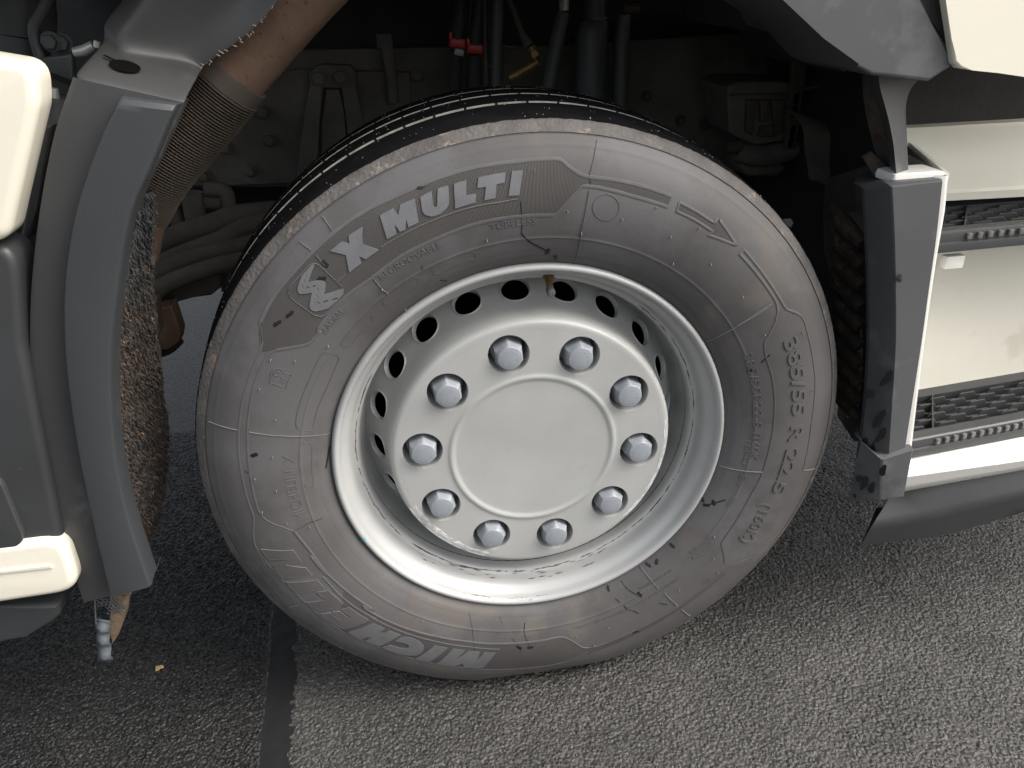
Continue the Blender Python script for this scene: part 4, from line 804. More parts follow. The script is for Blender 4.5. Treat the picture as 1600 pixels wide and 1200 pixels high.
p_l = [(0.4359,0,0.9923),(0.4506,0,0.9702),(0.4694,0,0.9377),(0.4861,0,0.9001),(0.5043,0,0.848)]; p_m = [(0.44,-0.024,0.9945),(0.4477,-0.024,0.9732),(0.4636,-0.024,0.9416),(0.4792,-0.024,0.9049),(0.4953,-0.024,0.8542)]; p_r = [(0.51,-0.012,0.9851),(0.4975,-0.012,0.9705),(0.495,-0.012,0.9497),(0.5039,-0.012,0.9134),(0.5206,-0.012,0.8496)]
loft('wing_post', [shift(p_l, (.045,.06,0)), p_l, mix(p_l, p_m, .6), p_m, mix(p_m, p_r, .5), mix(p_m, p_r, .85), p_r, shift(p_r, (0,.05,0))], 8, 'plastic', truck, angle=70)
w_l = [(0.4516,0.03,0.9839),(0.4616,0.03,0.95),(0.4753,0.03,0.9163),(0.4971,0.03,0.8724),(0.5223,0.03,0.8425)]; w_r = [(0.4453,0.01,0.9878),(0.462,0.01,0.9605),(0.4812,0.01,0.9274),(0.4964,0.01,0.8934),(0.513,0.01,0.8451)]
loft('worn_liner_strip', [shift(w_l, (.022,.03,0)), w_l, mix(w_l, w_r, .5), w_r], 8, 'mud', truck)
slab('torn_liner_bit', [(0.463,0.8819),(0.4749,0.8879),(0.506,0.8634),(0.5155,0.8452),(0.5046,0.8425),(0.4975,0.8395)], .012, .018, 'mud', truck, .001)
# corner trim: two facets meeting at a vertical edge
t_l = [(0.4586,-0.008,0.8428),(0.4749,-0.008,0.7766),(0.4926,-0.008,0.6991),(0.5106,-0.008,0.6055),(0.5258,-0.008,0.4927),(0.533,-0.008,0.3955)]; t_e = [(0.4704,-0.05,0.8562),(0.4883,-0.05,0.7881),(0.5058,-0.05,0.7135),(0.5249,-0.05,0.6232),(0.5415,-0.05,0.5144),(0.5548,-0.05,0.4247)]; t_r = [(0.5492,-0.044,0.8566),(0.5583,-0.044,0.7805),(0.5646,-0.044,0.7057),(0.5726,-0.044,0.6153),(0.5807,-0.044,0.5062),(0.5865,-0.044,0.4262)]
cols = [shift(t_l, (.085,.10,0)), shift(t_l, (.002,.008,0)), mix(t_l, t_e, .04), mix(t_l, t_e, .5), mix(t_l, t_e, .96), mix(t_e, t_r, .02), mix(t_e, t_r, .5), mix(t_e, t_r, .96), shift(t_r, (0,.004,0)), shift(t_r, (-.002,.03,0))]
Cc = []
for c in cols:
    mid = catmull(c, 6); top = mid[0]; Cc.append([top+np.array((0,.02,.003)), top+np.array((0,.012,.003)), top+np.array((0,.003,.0015))] + [top*.97+mid[1]*.03] + mid[1:])
rows = [[c[i] for c in Cc] for i in range(len(Cc[0]))]; V, Fc = loft_vf(rows); Fc.append(tuple(range(len(cols)))); link('corner_trim', V, Fc, 'trimplastic', truck, angle=24)
e_l = [(0.523,-0.02,0.4412),(0.5223,-0.02,0.3234)]; e_e = [(0.5383,-0.058,0.4286),(0.5519,-0.058,0.3505)]; e_r = [(0.5943,-0.052,0.4362),(0.5986,-0.052,0.3469)]
cols = [shift(e_l, (.07,.08,0)), e_l, mix(e_l, e_e, .5), mix(e_l, e_e, .95), mix(e_e, e_r, .05), mix(e_e, e_r, .95), shift(e_r, (.001,.004,0)), shift(e_r, (0,.06,0))]
rows = []
for t in (-.06, -.05, 0, .02, .3, .6, .9, .97, 1.0):
    rr = []
    for k, c in enumerate(cols):
        p = np.array(c[0])*(1-max(t, 0))+np.array(c[1])*max(t, 0)
        if t < 0: p = p + np.array((0, .02 if t < -.055 else .006, .002))
        rr.append(p)
    rows.append(rr)
V, Fc = loft_vf(rows); link('trim_foot', V, Fc, 'trimplastic', truck, angle=30)
V, Fc = [], []
for (c, l, a, tx) in (((0.5224,-0.0481,0.5682),14,0.35,(0.74,-0.67,0)),((0.5183,-0.0217,0.5286),8,0.3,(0.74,-0.67,0)),((0.533,-0.0373,0.4913),17,0.3,(0.74,-0.67,0)),((0.5401,-0.0403,0.4632),14,0.3,(0.74,-0.67,0)),((0.5404,-0.0286,0.4322),20,0.25,(0.74,-0.67,0)),((0.5408,-0.0207,0.4089),14,0.25,(0.74,-0.67,0)),((0.543,-0.06,0.4101),10,0.1,(0.74,-0.67,0)),((0.5308,-0.0382,0.3723),13,0.15,(0.74,-0.67,0)),((0.5389,-0.0479,0.3691),10,0.1,(0.74,-0.67,0)),((0.5248,-0.0317,0.3774),6,0.1,(0.74,-0.67,0)),((0.5291,-0.0285,0.3402),5,0.1,(0.74,-0.67,0)),((0.5331,-0.0168,0.4379),7,0.2,(0.74,-0.67,0)),((0.5061,-0.0535,0.7288),6,-0.5,(1,0.05,0))):
    n = 10; V = []; c = np.array(c); tx = np.array(tx)
    for k in range(n):
        w = 2*math.pi*k/n; du = .0048*math.cos(w)*(1+.3*math.sin(3*w+l)); dv = l*.00115*math.sin(w)
        V.append(tuple(c + tx*(du*math.cos(a)+dv*math.sin(a)) + np.array((0,0,dv*math.cos(a)-du*math.sin(a)))))
    V.append(tuple(c+np.array((0,-.0006,0))))
    link('wet_streak', V, [(k, (k+1) % n, n) for k in range(n)], 'scuff', truck, angle=0)
# ------------------------------------------------------------------ right: entry steps
steps = bpy.data.objects.new('entry_steps', None); scene.collection.objects.link(steps); steps.parent = truck; steps.location = (.75, 0, .40); SO = -np.array(steps.location)
def S_(fn, *a, **k):
    o = fn(*a, **k); o.location = Vector(SO); return o
s_o = [(0.5565,-0.038,0.8622),(0.5638,-0.038,0.8138),(0.5677,-0.038,0.7504),(0.5743,-0.038,0.6733),(0.5823,-0.038,0.5905),(0.5936,-0.038,0.4898),(0.6056,-0.038,0.3865)]
s_i = shift(t_r, (-.004,.01,0)); s_i = [s_i[0], s_i[1], s_i[1], s_i[2], s_i[3], s_i[4], s_i[5]]
S_(loft, 'step_side_frame', [shift(s_o, (-.016,.004,0)), shift(s_o, (-.004,-.001,0)), s_o, shift(s_o, (.001,.006,0)), shift(s_o, (.03,.14,0))], 6, 'white', steps, angle=60)
S_(slab, 'step_frame_cap', [(0.4862,0.8537),(0.4849,0.8597),(0.4873,0.8653),(0.4943,0.8665),(0.5509,0.8667),(0.5588,0.8645),(0.5636,0.8599),(0.5661,0.8462)], -.030, .012, 'white', steps, .004, 4)
tp0, tp1 = (0.5743,-0.01,0.8582), (0.6078,0.13,0.8713)
V = [tp0, tp1, tuple(np.array(tp1)+np.array((.006,0,-.001))), tuple(np.array(tp0)+np.array((.006,.0,-.001))), tuple(np.array(tp0)+np.array((0,0,-.1))), tuple(np.array(tp1)+np.array((0,0,-.1))), tuple(np.array(tp1)+np.array((.006,0,-.1))), tuple(np.array(tp0)+np.array((.006,0,-.1)))]
S_(link, 'step_frame_wall', V, [(0,1,2,3),(0,4,5,1),(3,2,6,7),(4,7,6,5),(0,3,7,4),(1,5,6,2)], 'stepwall', steps, angle=0)
V = [tuple(np.array(p)+np.array(d)) for p, d in ((tp0,(-.003,.012,-.004)),(tp1,(-.003,0,-.004)),(tp1,(-.003,0,-.1)),(tp0,(-.003,.012,-.1)),(tp0,(-.08,.012,-.1)),(tp1,(-.08,0,-.1)))]
S_(link, 'cavity_shade', V, [(0,1,2,3),(3,2,5,4)], 'underside', steps, angle=0)  # added dark sheet over the wall's left face, standing in for cavity shade
UZ, LZ = .767, .431
wt_l, wt_r, wb_l, wb_r = (0.6077,0.135,0.891), (0.7978,0.135,0.8887), (0.685,0.118,0.7969), (0.8128,0.118,0.7936)
ext = lambda a, b, k: tuple(np.array(a)+(np.array(b)-np.array(a))*k)
rowsu = [[tuple(np.array(p)+np.array((0,.05,0))) for p in (ext(wt_l, wt_r, -.1), ext(wt_l, wt_r, 3.6))], [ext(wt_l, wt_r, -.1), ext(wt_l, wt_r, 3.6)], [tuple(np.array(ext(wt_l, wt_r, -.1))+np.array((.004,-.004,-.006))), tuple(np.array(ext(wt_l, wt_r, 3.6))+np.array((.004,-.004,-.006)))]]
wl2 = [ext(wb_l, wb_r, -.5), ext(wb_l, wb_r, 5)]
rowsu += [wl2, shift(wl2, (0,-.006,-.004)), shift(wl2, (0,-.006,-.016)), shift(wl2, (0,.05,-.017))]
V, Fc = loft_vf(rowsu); S_(link, 'upper_step_wall', V, Fc, 'stepwall', steps, angle=40)
# lower well: back wall in two planes
lw_t = [(.58,.138,.74), (.80,.160,.74), (1.6,.236,.74)]; lw_b = [(.58,.112,LZ-.03), (.80,.133,LZ-.03), (1.6,.209,LZ-.03)]
V, Fc = loft_vf([lw_t, mix(lw_t, lw_b, .45), shift(mix(lw_t, lw_b, .52), (0,-.004,0)), lw_b]); S_(link, 'lower_step_wall', V, Fc, 'stepwall', steps, angle=20)
S_(box, 'step_bumper', (0.6482,0.03,0.7132), (.030,.014,.020), 'white', steps, None, .002)
def tread(z, fl, fr, bl, nh, nm):
    fl, fr, bl = map(np.array, (fl, fr, bl)); ux = (fr-fl); ux /= np.linalg.norm(ux); uy = bl-fl; D = uy[1]; uy = uy/np.linalg.norm(uy)*np.linalg.norm(bl-fl)
    W = .95; P = lambda u, v, w=0: np.array(fl)+ux*u+uy*v+np.array((0,0,w))
    # nose with stepped front and square notches
    rows = []
    for (v, w) in ((.30,-.030),(.30,.0),(.12,.0),(.03,0),(.008,-.002),(.0,-.006),(-.002,-nh*.52),(-.030,-nh*.56),(-.034,-nh*.62),(-.03,-nh),(.10,-nh)):
        if v == .30: v = .17
        rows.append([P(-.03, v, w), P(W, v, w)])
    V, Fc = loft_vf(rows); S_(link, nm+'_nose', V, Fc, 'blackplastic', steps, angle=30)
    # cells: back rail, dark tray, dividers
    rows = [[P(-.03, v, w), P(W, v, w)] for v, w in ((.86,-.03),(.86,.0),(1.06,.004),(1.06,-.03))]; V, Fc = loft_vf(rows); S_(link, nm+'_back_rail', V, Fc, 'blackplastic', steps, angle=30)
    V, Fc = loft_vf([[P(-.05, .1, -.024), P(W, .1, -.024)], [P(-.05, 1.0, -.024), P(W, 1.0, -.024)]]); S_(link, nm+'_tray', V, Fc, 'chassisblack', steps, angle=0)
    for u in (.035, .33, .62):
        bm = bmesh.new()
        q = [P(u-.0012, .17, -.022), P(u+.0012, .17, -.022), P(u+.0012, .86, -.022), P(u-.0012, .86, -.022)]; t = [p+np.array((0,0,.0225)) for p in q]
        V = [tuple(p) for p in q+t]; S_(link, nm+'_divider', V, [(4,5,6,7),(0,1,5,4),(1,2,6,5),(2,3,7,6),(3,0,4,7)], 'blackplastic', steps, angle=0)
    for r in range(6):
        v = .24+.108*r; period = .062; th = .0028/np.linalg.norm(uy); u = -.03 + (.021*r) % period - period; top = []
        while u < W:
            for du, w in ((0,-.009),(.012,-.009),(.018,-.001),(.046,-.001),(.052,-.009)): top.append((u+du, w))
            u += period
        top = [(a, b) for a, b in top if a > -.02]
        V, Fc = [], []
        for a, w in top: V += [tuple(P(a, v, -.022)), tuple(P(a, v, w)), tuple(P(a, v+th*1.6, w)), tuple(P(a, v+th*1.6, -.022))]
        for i in range(len(top)-1):
            for j in range(3): Fc.append((i*4+j, i*4+j+1, (i+1)*4+j+1, (i+1)*4+j))
        S_(link, nm+'_slat', V, Fc, 'blackplastic', steps, angle=0)
    for k in range(16):          # grip blocks along the nose, lighter where they are worn
        u = .045+.0167*k; c = P(u, -.006, -.0085)
        S_(box, 'grip_tooth', tuple(c), (.0070,.007,.0085), 'greyworn', steps, Matrix.Rotation(math.atan2(ux[1], ux[0]), 3, 'Z'), .0004)
tread(UZ, (0.6046,0.01,0.767), (0.736,0.0124,0.767), (0.7071,0.1421,0.767), .030, 'upper_tread')
tread(LZ, (0.6176,-0.0198,0.431), (0.8276,0.0007,0.431), (0.7155,0.1259,0.431), .031, 'lower_tread')
# white trim under the lower step and the dark valance
tt = [(0.6189,-0.03,0.3906),(0.8157,-0.03,0.3888)]; tm = [(0.5986,-0.05,0.3832),(0.8005,-0.05,0.3862)]; tb = [(0.6052,-0.044,0.3504),(0.8119,-0.044,0.3643)]
ln = lambda L: [ext(L[0], L[1], -.05), ext(L[0], L[1], 3.5)]
V, Fc = loft_vf([shift(ln(tt), (0,.05,.014)), shift(ln(tt), (0,.012,.006)), ln(tt), mix(ln(tt), ln(tm), .5), ln(tm), mix(ln(tm), ln(tb), .6), ln(tb), shift(ln(tb), (0,.05,-.004))]); S_(link, 'step_trim', V, Fc, 'white', steps, angle=70)
va = [(0.6121,-0.036,0.3425),(0.8211,-0.036,0.3551)]; vb = [(0.5528,-0.05,0.2913),(0.6859,-0.05,0.2999),(0.8214,-0.05,0.3166)]; vc = [(0.5562,-0.03,0.2326),(0.717,-0.03,0.2305),(0.8547,-0.03,0.2592)]
V, Fc = loft_vf([[(0.5908,-0.03,0.3322), va[0], va[1], ext(va[0], va[1], 3)], [vb[0], vb[1], vb[2], ext(vb[1], vb[2], 5)], [vc[0], vc[1], vc[2], ext(vc[1], vc[2], 5)], shift([vc[0], vc[1], vc[2], ext(vc[1], vc[2], 5)], (.075,.08,.01))])
o = link('rubber_valance', V, Fc, 'blackplastic', truck, angle=60); ss = o.modifiers.new('subdivision', 'SUBSURF'); ss.levels = ss.render_levels = 2; ss.subdivision_type = 'SIMPLE'

# ------------------------------------------------------------------ chassis behind the wheel
frame = slab('frame_rail', [(-1.3655,0.966),(-0.5478,0.9688),(-0.3987,0.9733),(-0.3714,0.9983),(-0.1093,0.9893),(0.1868,0.9789),(0.6424,0.9829),(1.6101,0.9959),(1.7456,0.6523),(0.395,0.6913),(-0.1932,0.7119),(-0.5333,0.7339),(-0.7558,0.7393),(-1.4566,0.7655)], .78, .86, 'underside', truck, .006)
slab('frame_plate', [(-0.6164,0.9258),(-0.4584,0.9536),(-0.333,0.9616),(-0.1142,0.9454),(-0.1193,0.7794),(-0.2468,0.7304),(-0.4098,0.7366),(-0.5557,0.7417),(-0.6593,0.7466)], .765, .782, 'underside', frame, .004)
for p in ((-0.4145,0.762,0.9504), (-0.4589,0.762,0.89), (-0.4216,0.762,0.8841), (-0.4186,0.762,0.8288), (-0.4691,0.762,0.7687), (-0.5659,0.762,0.7648), (-0.5103,0.762,0.8191), (-0.1845,0.762,0.7897), (-0.0987,0.775,0.9361), (-0.2392,0.762,0.841)):
    hexbolt('frame_bolt', p, .011, .013, 'underside', frame)
for p in ((0.482,0.778,0.8105), (0.5406,0.778,0.7958), (0.6364,0.778,0.9237), (0.4015,0.778,0.8671), (0.6685,0.5,0.9479)):
    hexbolt('frame_bolt', p, .0095, .013, 'hose', frame)
br = slab('spring_bracket', [(-0.3136,0.951),(-0.3022,0.9672),(-0.2852,0.9711),(-0.2314,0.966),(-0.2228,0.9535),(-0.2208,0.929),(-0.241,0.9228),(-0.2983,0.9259),(-0.3149,0.9341)], .735, .765, 'underside', truck, .006)
slab('bracket_leg', [(-0.3158,0.9366),(-0.2893,0.9352),(-0.3061,0.8741),(-0.3215,0.7977),(-0.3403,0.7182),(-0.3803,0.7212),(-0.3527,0.8259)], .735, .765, 'underside', br, .005)
slab('bracket_leg', [(-0.2885,0.9229),(-0.258,0.9212),(-0.257,0.8712),(-0.2618,0.7671),(-0.322,0.7685),(-0.3073,0.8488)], .748, .765, 'underside', br, .004)
slab('bracket_leg', [(-0.2558,0.9273),(-0.2231,0.9316),(-0.2206,0.8691),(-0.2081,0.7633),(-0.2569,0.7532),(-0.2535,0.8583)], .735, .765, 'underside', br, .005)
for p in ((-0.2974,0.735,0.9471), (-0.2542,0.735,0.9472)): hexbolt('bracket_bolt', p, .013, .016, 'underside', br)
tube('frame_strap', [(-0.1542,0.74,1.0144),(-0.1545,0.74,0.9885),(-0.1521,0.74,0.9401),(-0.1522,0.74,0.8904)], .011, 'underside', truck)
tube('strap_head', [(-0.1585,0.73,1.0222),(-0.1588,0.73,0.9965)], .016, 'underside', truck)
# electrical plugs, cables, air lines above the tyre
for k, (a, b, c, d) in enumerate((((-0.0103,0.6,1.0991), (-0.0178,0.6,1.0575), (-0.0234,0.6,1.0278), (-0.0257,0.6,1.0116)), ((0.0247,0.6,1.0977), (0.0149,0.6,1.0508), (0.0097,0.6,1.0219), (0.006,0.6,1.0002)))):
    pl = tube('electric_plug', [a, b, c, d], [.010,.011,.013,.013], 'chassisblack', truck, n=16)
    d = np.array(d); box('plug_clip', tuple(d+np.array((0,0,-.004))), (.030,.026,.018), 'red', pl, Matrix.Rotation(.12, 3, 'Y'), .004)
    box('plug_clip', tuple(d+np.array((-.012,-.004,.008))), (.006,.022,.016), 'red', pl, None, .002)
    tube('plug_socket', [d+np.array((0,0,-.014)), d+np.array((0,.005,-.05)), d+np.array((-.004,.01,-.09))], [.012,.013,.015], 'greyclip' if k == 0 else 'chassisblack', pl, n=16) if k else box('plug_latch', tuple(d+np.array((.002,-.004,-.020))), (.018,.020,.012), 'greyclip', pl, Matrix.Rotation(.25, 3, 'Y'), .003)
    tube('plug_cable', [d+np.array((0,.012,-.02)), d+np.array((-.006,.02,-.07)), d+np.array((-.004,.03,-.13))], [.011,.012,.012], 'chassisblack', pl)
tube('loom_cable', [(0.0293,0.59,1.0976),(0.026,0.59,1.0131),(0.0243,0.59,0.935)], .0035, 'hose', truck); tube('loom_cable', [(0.04,0.61,1.0971),(0.0339,0.61,1.0004),(0.0311,0.61,0.9208)], .003, 'chassisblack', truck)
tube('loom_cable', [(0.0083,0.6,1.0984),(0.0022,0.6,1.0567),(-0.0006,0.6,1.03)], .003, 'chassisblack', truck)
ram = tube('tilt_ram', [(0.0555,0.62,1.0964),(0.0491,0.62,1.0101),(0.0445,0.62,0.9129)], .0135, 'darkmetal', truck, n=20)
tube('ram_band', [(0.0463,0.615,0.9656),(0.046,0.615,0.9588)], .0155, 'darkmetal', ram)
hs_ = tube('air_hose', [(0.0617,0.58,1.0965),(0.0769,0.58,1.0648),(0.0933,0.58,1.0214),(0.1059,0.58,0.999)], [.0045,.0050,.0055,.010], 'hose', truck, smooth=4)
tube('hose_elbow', [(0.1083,0.58,0.9967),(0.1177,0.58,0.9808),(0.1235,0.58,0.9682),(0.1049,0.58,0.9602),(0.08,0.58,0.9479),(0.0663,0.58,0.943)], [.010,.011,.010,.009,.010,.009], 'brass', hs_, n=12)
tube('elbow_collar', [(0.1129,0.58,0.9877),(0.1176,0.58,0.9786)], .0125, 'brass', hs_, n=6, angle=20)
tube('thin_wire', [(0.0636,0.64,0.9969),(0.0834,0.64,0.9914),(0.1111,0.64,0.9924)], .003, 'hose', truck, smooth=4)
# shock absorber and its two side rods
sh = tube('shock_absorber', [(0.2521,0.66,1.0994),(0.2517,0.66,1.0372),(0.2505,0.66,1.0282),(0.2469,0.66,1.01),(0.2444,0.66,0.8908),(0.2422,0.66,0.8407)], [.022,.022,.030,.033,.033,.033], 'darkmetal', truck, n=28)
tube('dust_collar', [(0.253,0.66,1.0372),(0.253,0.66,1.0326)], .026, 'darkmetal', sh, n=28)
rd = tube('support_rod', [(0.1892,0.66,1.0489),(0.1773,0.66,1.0017),(0.1652,0.66,0.9496),(0.1566,0.66,0.8957)], [.014,.0155,.0155,.0155], 'darkmetal', truck, n=14)
tube('rod_bolt', [(0.1875,0.64,1.0847),(0.1861,0.64,1.0519)], .010, 'palemetal', rd, n=8, angle=20)
rd = tube('support_rod', [(0.3097,0.66,1.0393),(0.3084,0.66,0.9956),(0.3076,0.66,0.9363),(0.3073,0.66,0.8558)], [.014,.0165,.0165,.0165], 'darkmetal', truck, n=14)
tube('rod_bolt', [(0.3035,0.64,1.0515),(0.3355,0.64,1.0501)], .009, 'hose', rd, n=8, angle=20)
# valve block with fins, perforated strip, wrinkled cover
vb_ = slab('valve_block', [(0.5036,0.8983),(0.5358,0.8966),(0.6395,0.8884),(0.6437,0.8784),(0.6507,0.8093),(0.6339,0.7886),(0.5757,0.7846),(0.532,0.8053),(0.517,0.8176)], .58, .70, 'underside', truck, .006)
slab('valve_lid', [(0.4941,0.9054),(0.5168,0.9148),(0.6102,0.911),(0.6355,0.9025),(0.638,0.8855),(0.4981,0.8909)], .56, .70, 'underside', vb_, .006)
for x0 in ([(0.5433,0.8783),(0.5649,0.8771),(0.5621,0.808),(0.5475,0.8165)], [(0.5703,0.8768),(0.5893,0.8757),(0.5946,0.8336),(0.5781,0.8346)], [(0.5948,0.8754),(0.6221,0.8739),(0.6278,0.8115),(0.6121,0.8049)], [(0.5794,0.8245),(0.6067,0.8254),(0.6124,0.8023),(0.5763,0.8046)]):
    slab('valve_fin', x0, .568, .59, 'hose', vb_, .004)
tube('valve_port', [(0.5035,0.56,0.7879),(0.5359,0.56,0.7909)], [.013,.013], 'flexhose', vb_, n=8); tube('valve_pipe', [(0.5304,0.57,0.7791),(0.5734,0.57,0.766),(0.622,0.57,0.7679),(0.6631,0.57,0.7756),(0.6853,0.57,0.787)], [.018,.022,.022,.018,.015], 'underside', vb_, smooth=4)
slab('valve_foot', [(0.5407,0.7604),(0.6241,0.7521),(0.6502,0.7371),(0.6298,0.72),(0.5642,0.7246),(0.5455,0.7418)], .57, .64, 'underside', truck, .01)
ps = slab('perforated_strip', [(0.617,0.9458),(0.6196,0.9548),(0.6367,0.954),(0.6457,0.9466),(0.6445,0.8834),(0.6454,0.8225),(0.6429,0.7825),(0.6235,0.7838),(0.622,0.8727)], .54, .552, 'hose', truck, .003)
for c in ((0.6309,0.538,0.8785), (0.6301,0.538,0.8556), (0.6327,0.538,0.8187), (0.6317,0.538,0.7963)): box('strip_slot', c, (.009,.004,.020), 'darkhole', ps, Matrix.Rotation(.12, 3, 'Y'), .003)
tube('breather_hose', [(0.6797,0.58,0.8579),(0.6848,0.58,0.8786),(0.7027,0.58,0.8874),(0.7409,0.58,0.8902),(0.7787,0.58,0.8807),(0.7954,0.58,0.8512)], .019, 'underside', truck, smooth=5)
tube('breather_hose', [(0.6856,0.56,0.8418),(0.6975,0.56,0.8534),(0.6908,0.56,0.8783),(0.6818,0.56,0.8837)], .012, 'underside', truck, smooth=5)
tube('thin_wire', [(0.6137,0.5,0.9018),(0.6673,0.5,0.9081),(0.7148,0.5,0.9353)], .003, 'hose', truck, smooth=4)
cv_t = [(0.5997,0.46,0.8594),(0.6167,0.46,0.8653),(0.6488,0.46,0.8495),(0.6957,0.46,0.8419),(0.751,0.46,0.8409)]; cv_m = [(0.6064,0.44,0.8061),(0.627,0.44,0.7976),(0.6577,0.44,0.7847),(0.6987,0.44,0.7759),(0.7578,0.44,0.7719)]; cv_b = [(0.6146,0.42,0.7435),(0.64,0.42,0.7478),(0.6626,0.42,0.7215),(0.7074,0.42,0.693),(0.7704,0.42,0.6882)]
V, Fc = loft_vf([shift(cv_t, (0,.08,.0)), cv_t, shift(mix(cv_t, cv_m, .5), (0,-.015,0)), cv_m, shift(mix(cv_m, cv_b, .5), (0,-.012,0)), cv_b]); o = link('wrinkled_cover', V, Fc, 'underside', truck, angle=70); ss = o.modifiers.new('subdivision', 'SUBSURF'); ss.levels = ss.render_levels = 2
# front half of the wheel arch liner, muddy, with ribbed bristles
l_o = [(0.5247,0.06,0.8645),(0.5297,0.06,0.7997),(0.5392,0.06,0.7209),(0.5515,0.06,0.6363),(0.567,0.06,0.5453),(0.5742,0.06,0.4485),(0.5684,0.06,0.3857)]; l_i = [(0.6389,0.4,0.7524),(0.6458,0.4,0.6779),(0.6684,0.4,0.5716),(0.6956,0.4,0.4572),(0.7255,0.4,0.365),(0.7452,0.4,0.2847),(0.7535,0.4,0.2186)]
loft('front_liner', [shift(l_o, (.02,-.0,0)), l_o, mix(l_o, l_i, .5), l_i, shift(l_i, (.05,.06,0))], 6, 'underside', truck, angle=70)
V, Fc = [], []
for k in range(10):
    a = np.array((0.5305,0.075,0.737)); b = np.array((0.5837,0.075,0.4199)); p = a+(b-a)*k/9.; q = p+np.array((-.012,.08,.034))
    tube_vf([p+np.array((-.004,0,0)), (p+q)/2+np.array((-.012,0,.004)), q], [.011,.012,.008], 8, V, Fc)
fl_ = link('liner_ridges', V, Fc, 'mud', truck, kind='stuff')
g = np.random.default_rng(11); V, Fc = [], []
for k in range(700):
    t = g.random(); u = g.random(); p = np.array((0.5207,0.06,0.7523))*(1-t)+np.array((0.5731,0.06,0.4236))*t+np.array((-.012-.006*g.random(), .09*u, .03*u)); d = np.array((-.3*g.random(), g.normal(0,.3), -1)); d /= np.linalg.norm(d); L = g.uniform(.006,.022); b = len(V); s = np.array((.3, .9, 0))*.0011
    V += [tuple(p-s), tuple(p+s), tuple(p+d*L)]; Fc.append((b, b+1, b+2))
link('liner_bristles', V, Fc, 'mudstrand', fl_, angle=0, kind='stuff')
# exhaust pipe, clamp and corrugated flex hose behind the mudguard's edge
ex = tube('exhaust_pipe', [(-0.2122,0.16,1.1465),(-0.2713,0.16,1.0985),(-0.3189,0.16,1.0559),(-0.3706,0.16,1.0106)], [.048,.048,.047,.046], 'rust', truck, n=32, smooth=4)
tube('pipe_collar', [(-0.3588,0.16,1.0209),(-0.3779,0.16,1.0031)], [.051,.052], 'flexhose', ex, n=32)
ax = catmull([(-0.3729,0.16,1.0076),(-0.414,0.16,0.9682),(-0.4562,0.16,0.9278),(-0.4955,0.16,0.8859),(-0.5249,0.16,0.8456)], 14); V, Fc = [], []
n = len(ax)*2; pts = []; rad = []
for i in range(len(ax)-1):
    for s in (0, .5): pts.append(ax[i]*(1-s)+ax[i+1]*s); rad.append(+.0530-.009*i/len(ax) if s else .0478-.009*i/len(ax))
tube('flex_hose', pts, rad, 'flexhose', ex, n=36, angle=25)
tube('pale_pipe_stub', [(-0.5225,0.26,0.8575),(-0.5414,0.26,0.8103),(-0.5654,0.26,0.7516)], [.026,.026,.024], 'rust', truck, n=20)
# dusty coolant hoses and brackets low behind the mudguard
for P, r in (([(-0.6816,0.5,0.633),(-0.6446,0.5,0.6799),(-0.5829,0.5,0.709),(-0.5104,0.5,0.7273),(-0.4596,0.5,0.7402),(-0.3804,0.5,0.7436)], .021), ([(-0.6657,0.46,0.6311),(-0.6176,0.46,0.6663),(-0.5439,0.46,0.6939),(-0.4842,0.46,0.7105),(-0.4467,0.46,0.7289),(-0.3888,0.46,0.7361)], .018), ([(-0.6642,0.44,0.6161),(-0.6141,0.44,0.6608),(-0.5412,0.44,0.6881),(-0.472,0.44,0.6989),(-0.4021,0.44,0.7121)], .016), ([(-0.6528,0.42,0.6005),(-0.6026,0.42,0.6426),(-0.5306,0.42,0.6675),(-0.4613,0.42,0.6806),(-0.3934,0.42,0.6842)], .016)):
    tube('dusty_hose', P, r, 'hose', truck, smooth=6)
for P, r in (([(-0.6156,0.6,0.7663),(-0.5591,0.6,0.7534),(-0.5074,0.6,0.7419)], .014), ([(-0.5989,0.6,0.7464),(-0.5934,0.6,0.708),(-0.5878,0.6,0.6792)], .015), ([(-0.5508,0.58,0.7725),(-0.5542,0.58,0.7357),(-0.555,0.58,0.7106)], .02), ([(-0.5313,0.6,0.7712),(-0.4945,0.6,0.7635),(-0.4973,0.6,0.726),(-0.4957,0.6,0.6976)], .015), ([(-0.6655,0.56,0.5693),(-0.6299,0.56,0.6064),(-0.6025,0.56,0.6566)], .017)):
    tube('chassis_pipe', P, r, 'underside', truck, smooth=5)
slab('axle_bracket', [(-0.6503,0.5913),(-0.5679,0.6225),(-0.5086,0.6529),(-0.5184,0.6049),(-0.5392,0.5911),(-0.6204,0.5884),(-0.6436,0.5509),(-0.6598,0.5525)], .5, .56, 'underside', truck, .006)
hk = slab('rusty_hook', [(-0.6167,0.61),(-0.5849,0.6143),(-0.5815,0.5612),(-0.588,0.5426),(-0.6117,0.5283),(-0.625,0.5297),(-0.6261,0.5531)], .40, .44, 'rust', truck, .005)
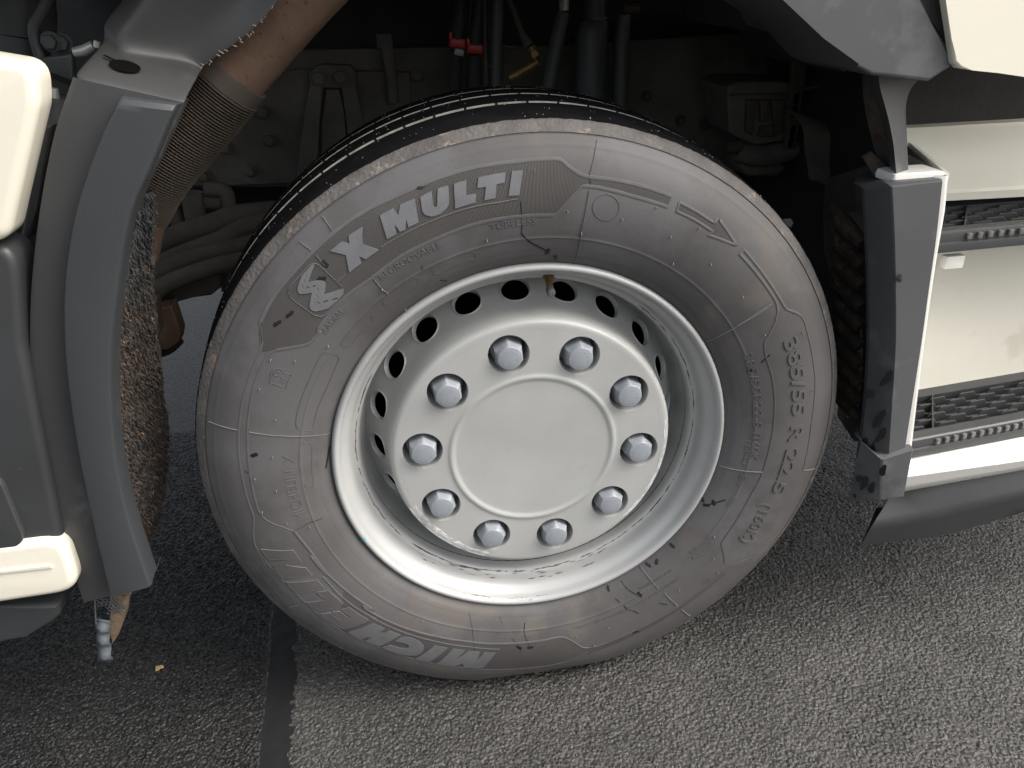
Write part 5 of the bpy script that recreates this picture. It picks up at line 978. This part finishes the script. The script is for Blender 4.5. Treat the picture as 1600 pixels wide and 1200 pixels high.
tube('hook_bar', [(-0.5928,0.42,0.5406),(-0.6177,0.42,0.5222),(-0.6566,0.42,0.5132),(-0.6857,0.42,0.5111)], .010, 'chassisblack', hk, smooth=4)
slab('hanger_plate', [(-0.6355,0.6447),(-0.5953,0.6408),(-0.6032,0.581),(-0.6209,0.5705),(-0.6299,0.5337),(-0.649,0.5101),(-0.6693,0.5125)], .36, .39, 'hose', truck, .005)
slab('suspension_beam', [(-0.5449,0.6073),(-0.4385,0.6295),(-0.4525,0.5512),(-0.55,0.5518)], .62, .7, 'underside', truck, .008)
slab('light_gap_plate', [(0.5641,0.6806),(0.5797,0.6806),(0.5861,0.6725),(0.5823,0.6627),(0.5736,0.6685)], .40, .404, 'white', truck, .0005)  # added white plate standing in for light showing through from the far side
slab('lower_beam', [(0.6733,0.7184),(0.7531,0.7128),(0.7765,0.4928),(0.7449,0.4957)], .60, .68, 'chassisblack', truck, .01)
# the mass of engine, far rail, cab floor and cab that shade all this
slab('engine_block', [(-.62,.55),(1.6,.50),(1.6,1.12),(-.62,1.12)], .90, 1.55, 'chassisblack', truck, .02)
slab('far_rail', [(-2.2,.72),(2.2,.72),(2.2,1.0),(-2.2,1.0)], 1.66, 1.72, 'chassisblack', truck, .004)
box('front_axle', (0, 1.25, .42), (.13, 1.55, .12), 'underside', truck, None, .015)
slab('cab_floor', [(-.78,1.15),(1.7,1.15),(1.7,1.18),(-.78,1.18)], .06, 2.4, 'chassisblack', truck, .004)
slab('cab_body', [(-.76,1.19),(1.72,1.19),(1.76,1.7),(1.55,2.9),(-.70,2.9),(-.76,1.7)], -.03, 2.45, 'cream', truck, .04, 4)
tube('far_tyre', [(0,2.18,.49),(0,2.5,.49)], .49, 'tread', truck, n=48)
slab('rear_chassis_panel', [(-2.4,.5),(-.60,.5),(-.60,1.3),(-2.4,1.3)], .95, 1.0, 'chassisblack', truck, .01)
slab('tank_side', [(-2.6,.35),(-1.25,.35),(-1.25,1.0),(-2.6,1.0)], .12, .75, 'chassisblack', truck, .05, 4)
slab('step_box', [(.66,.36),(1.75,.36),(1.75,1.05),(.66,1.05)], .26, .74, 'chassisblack', truck, .01)
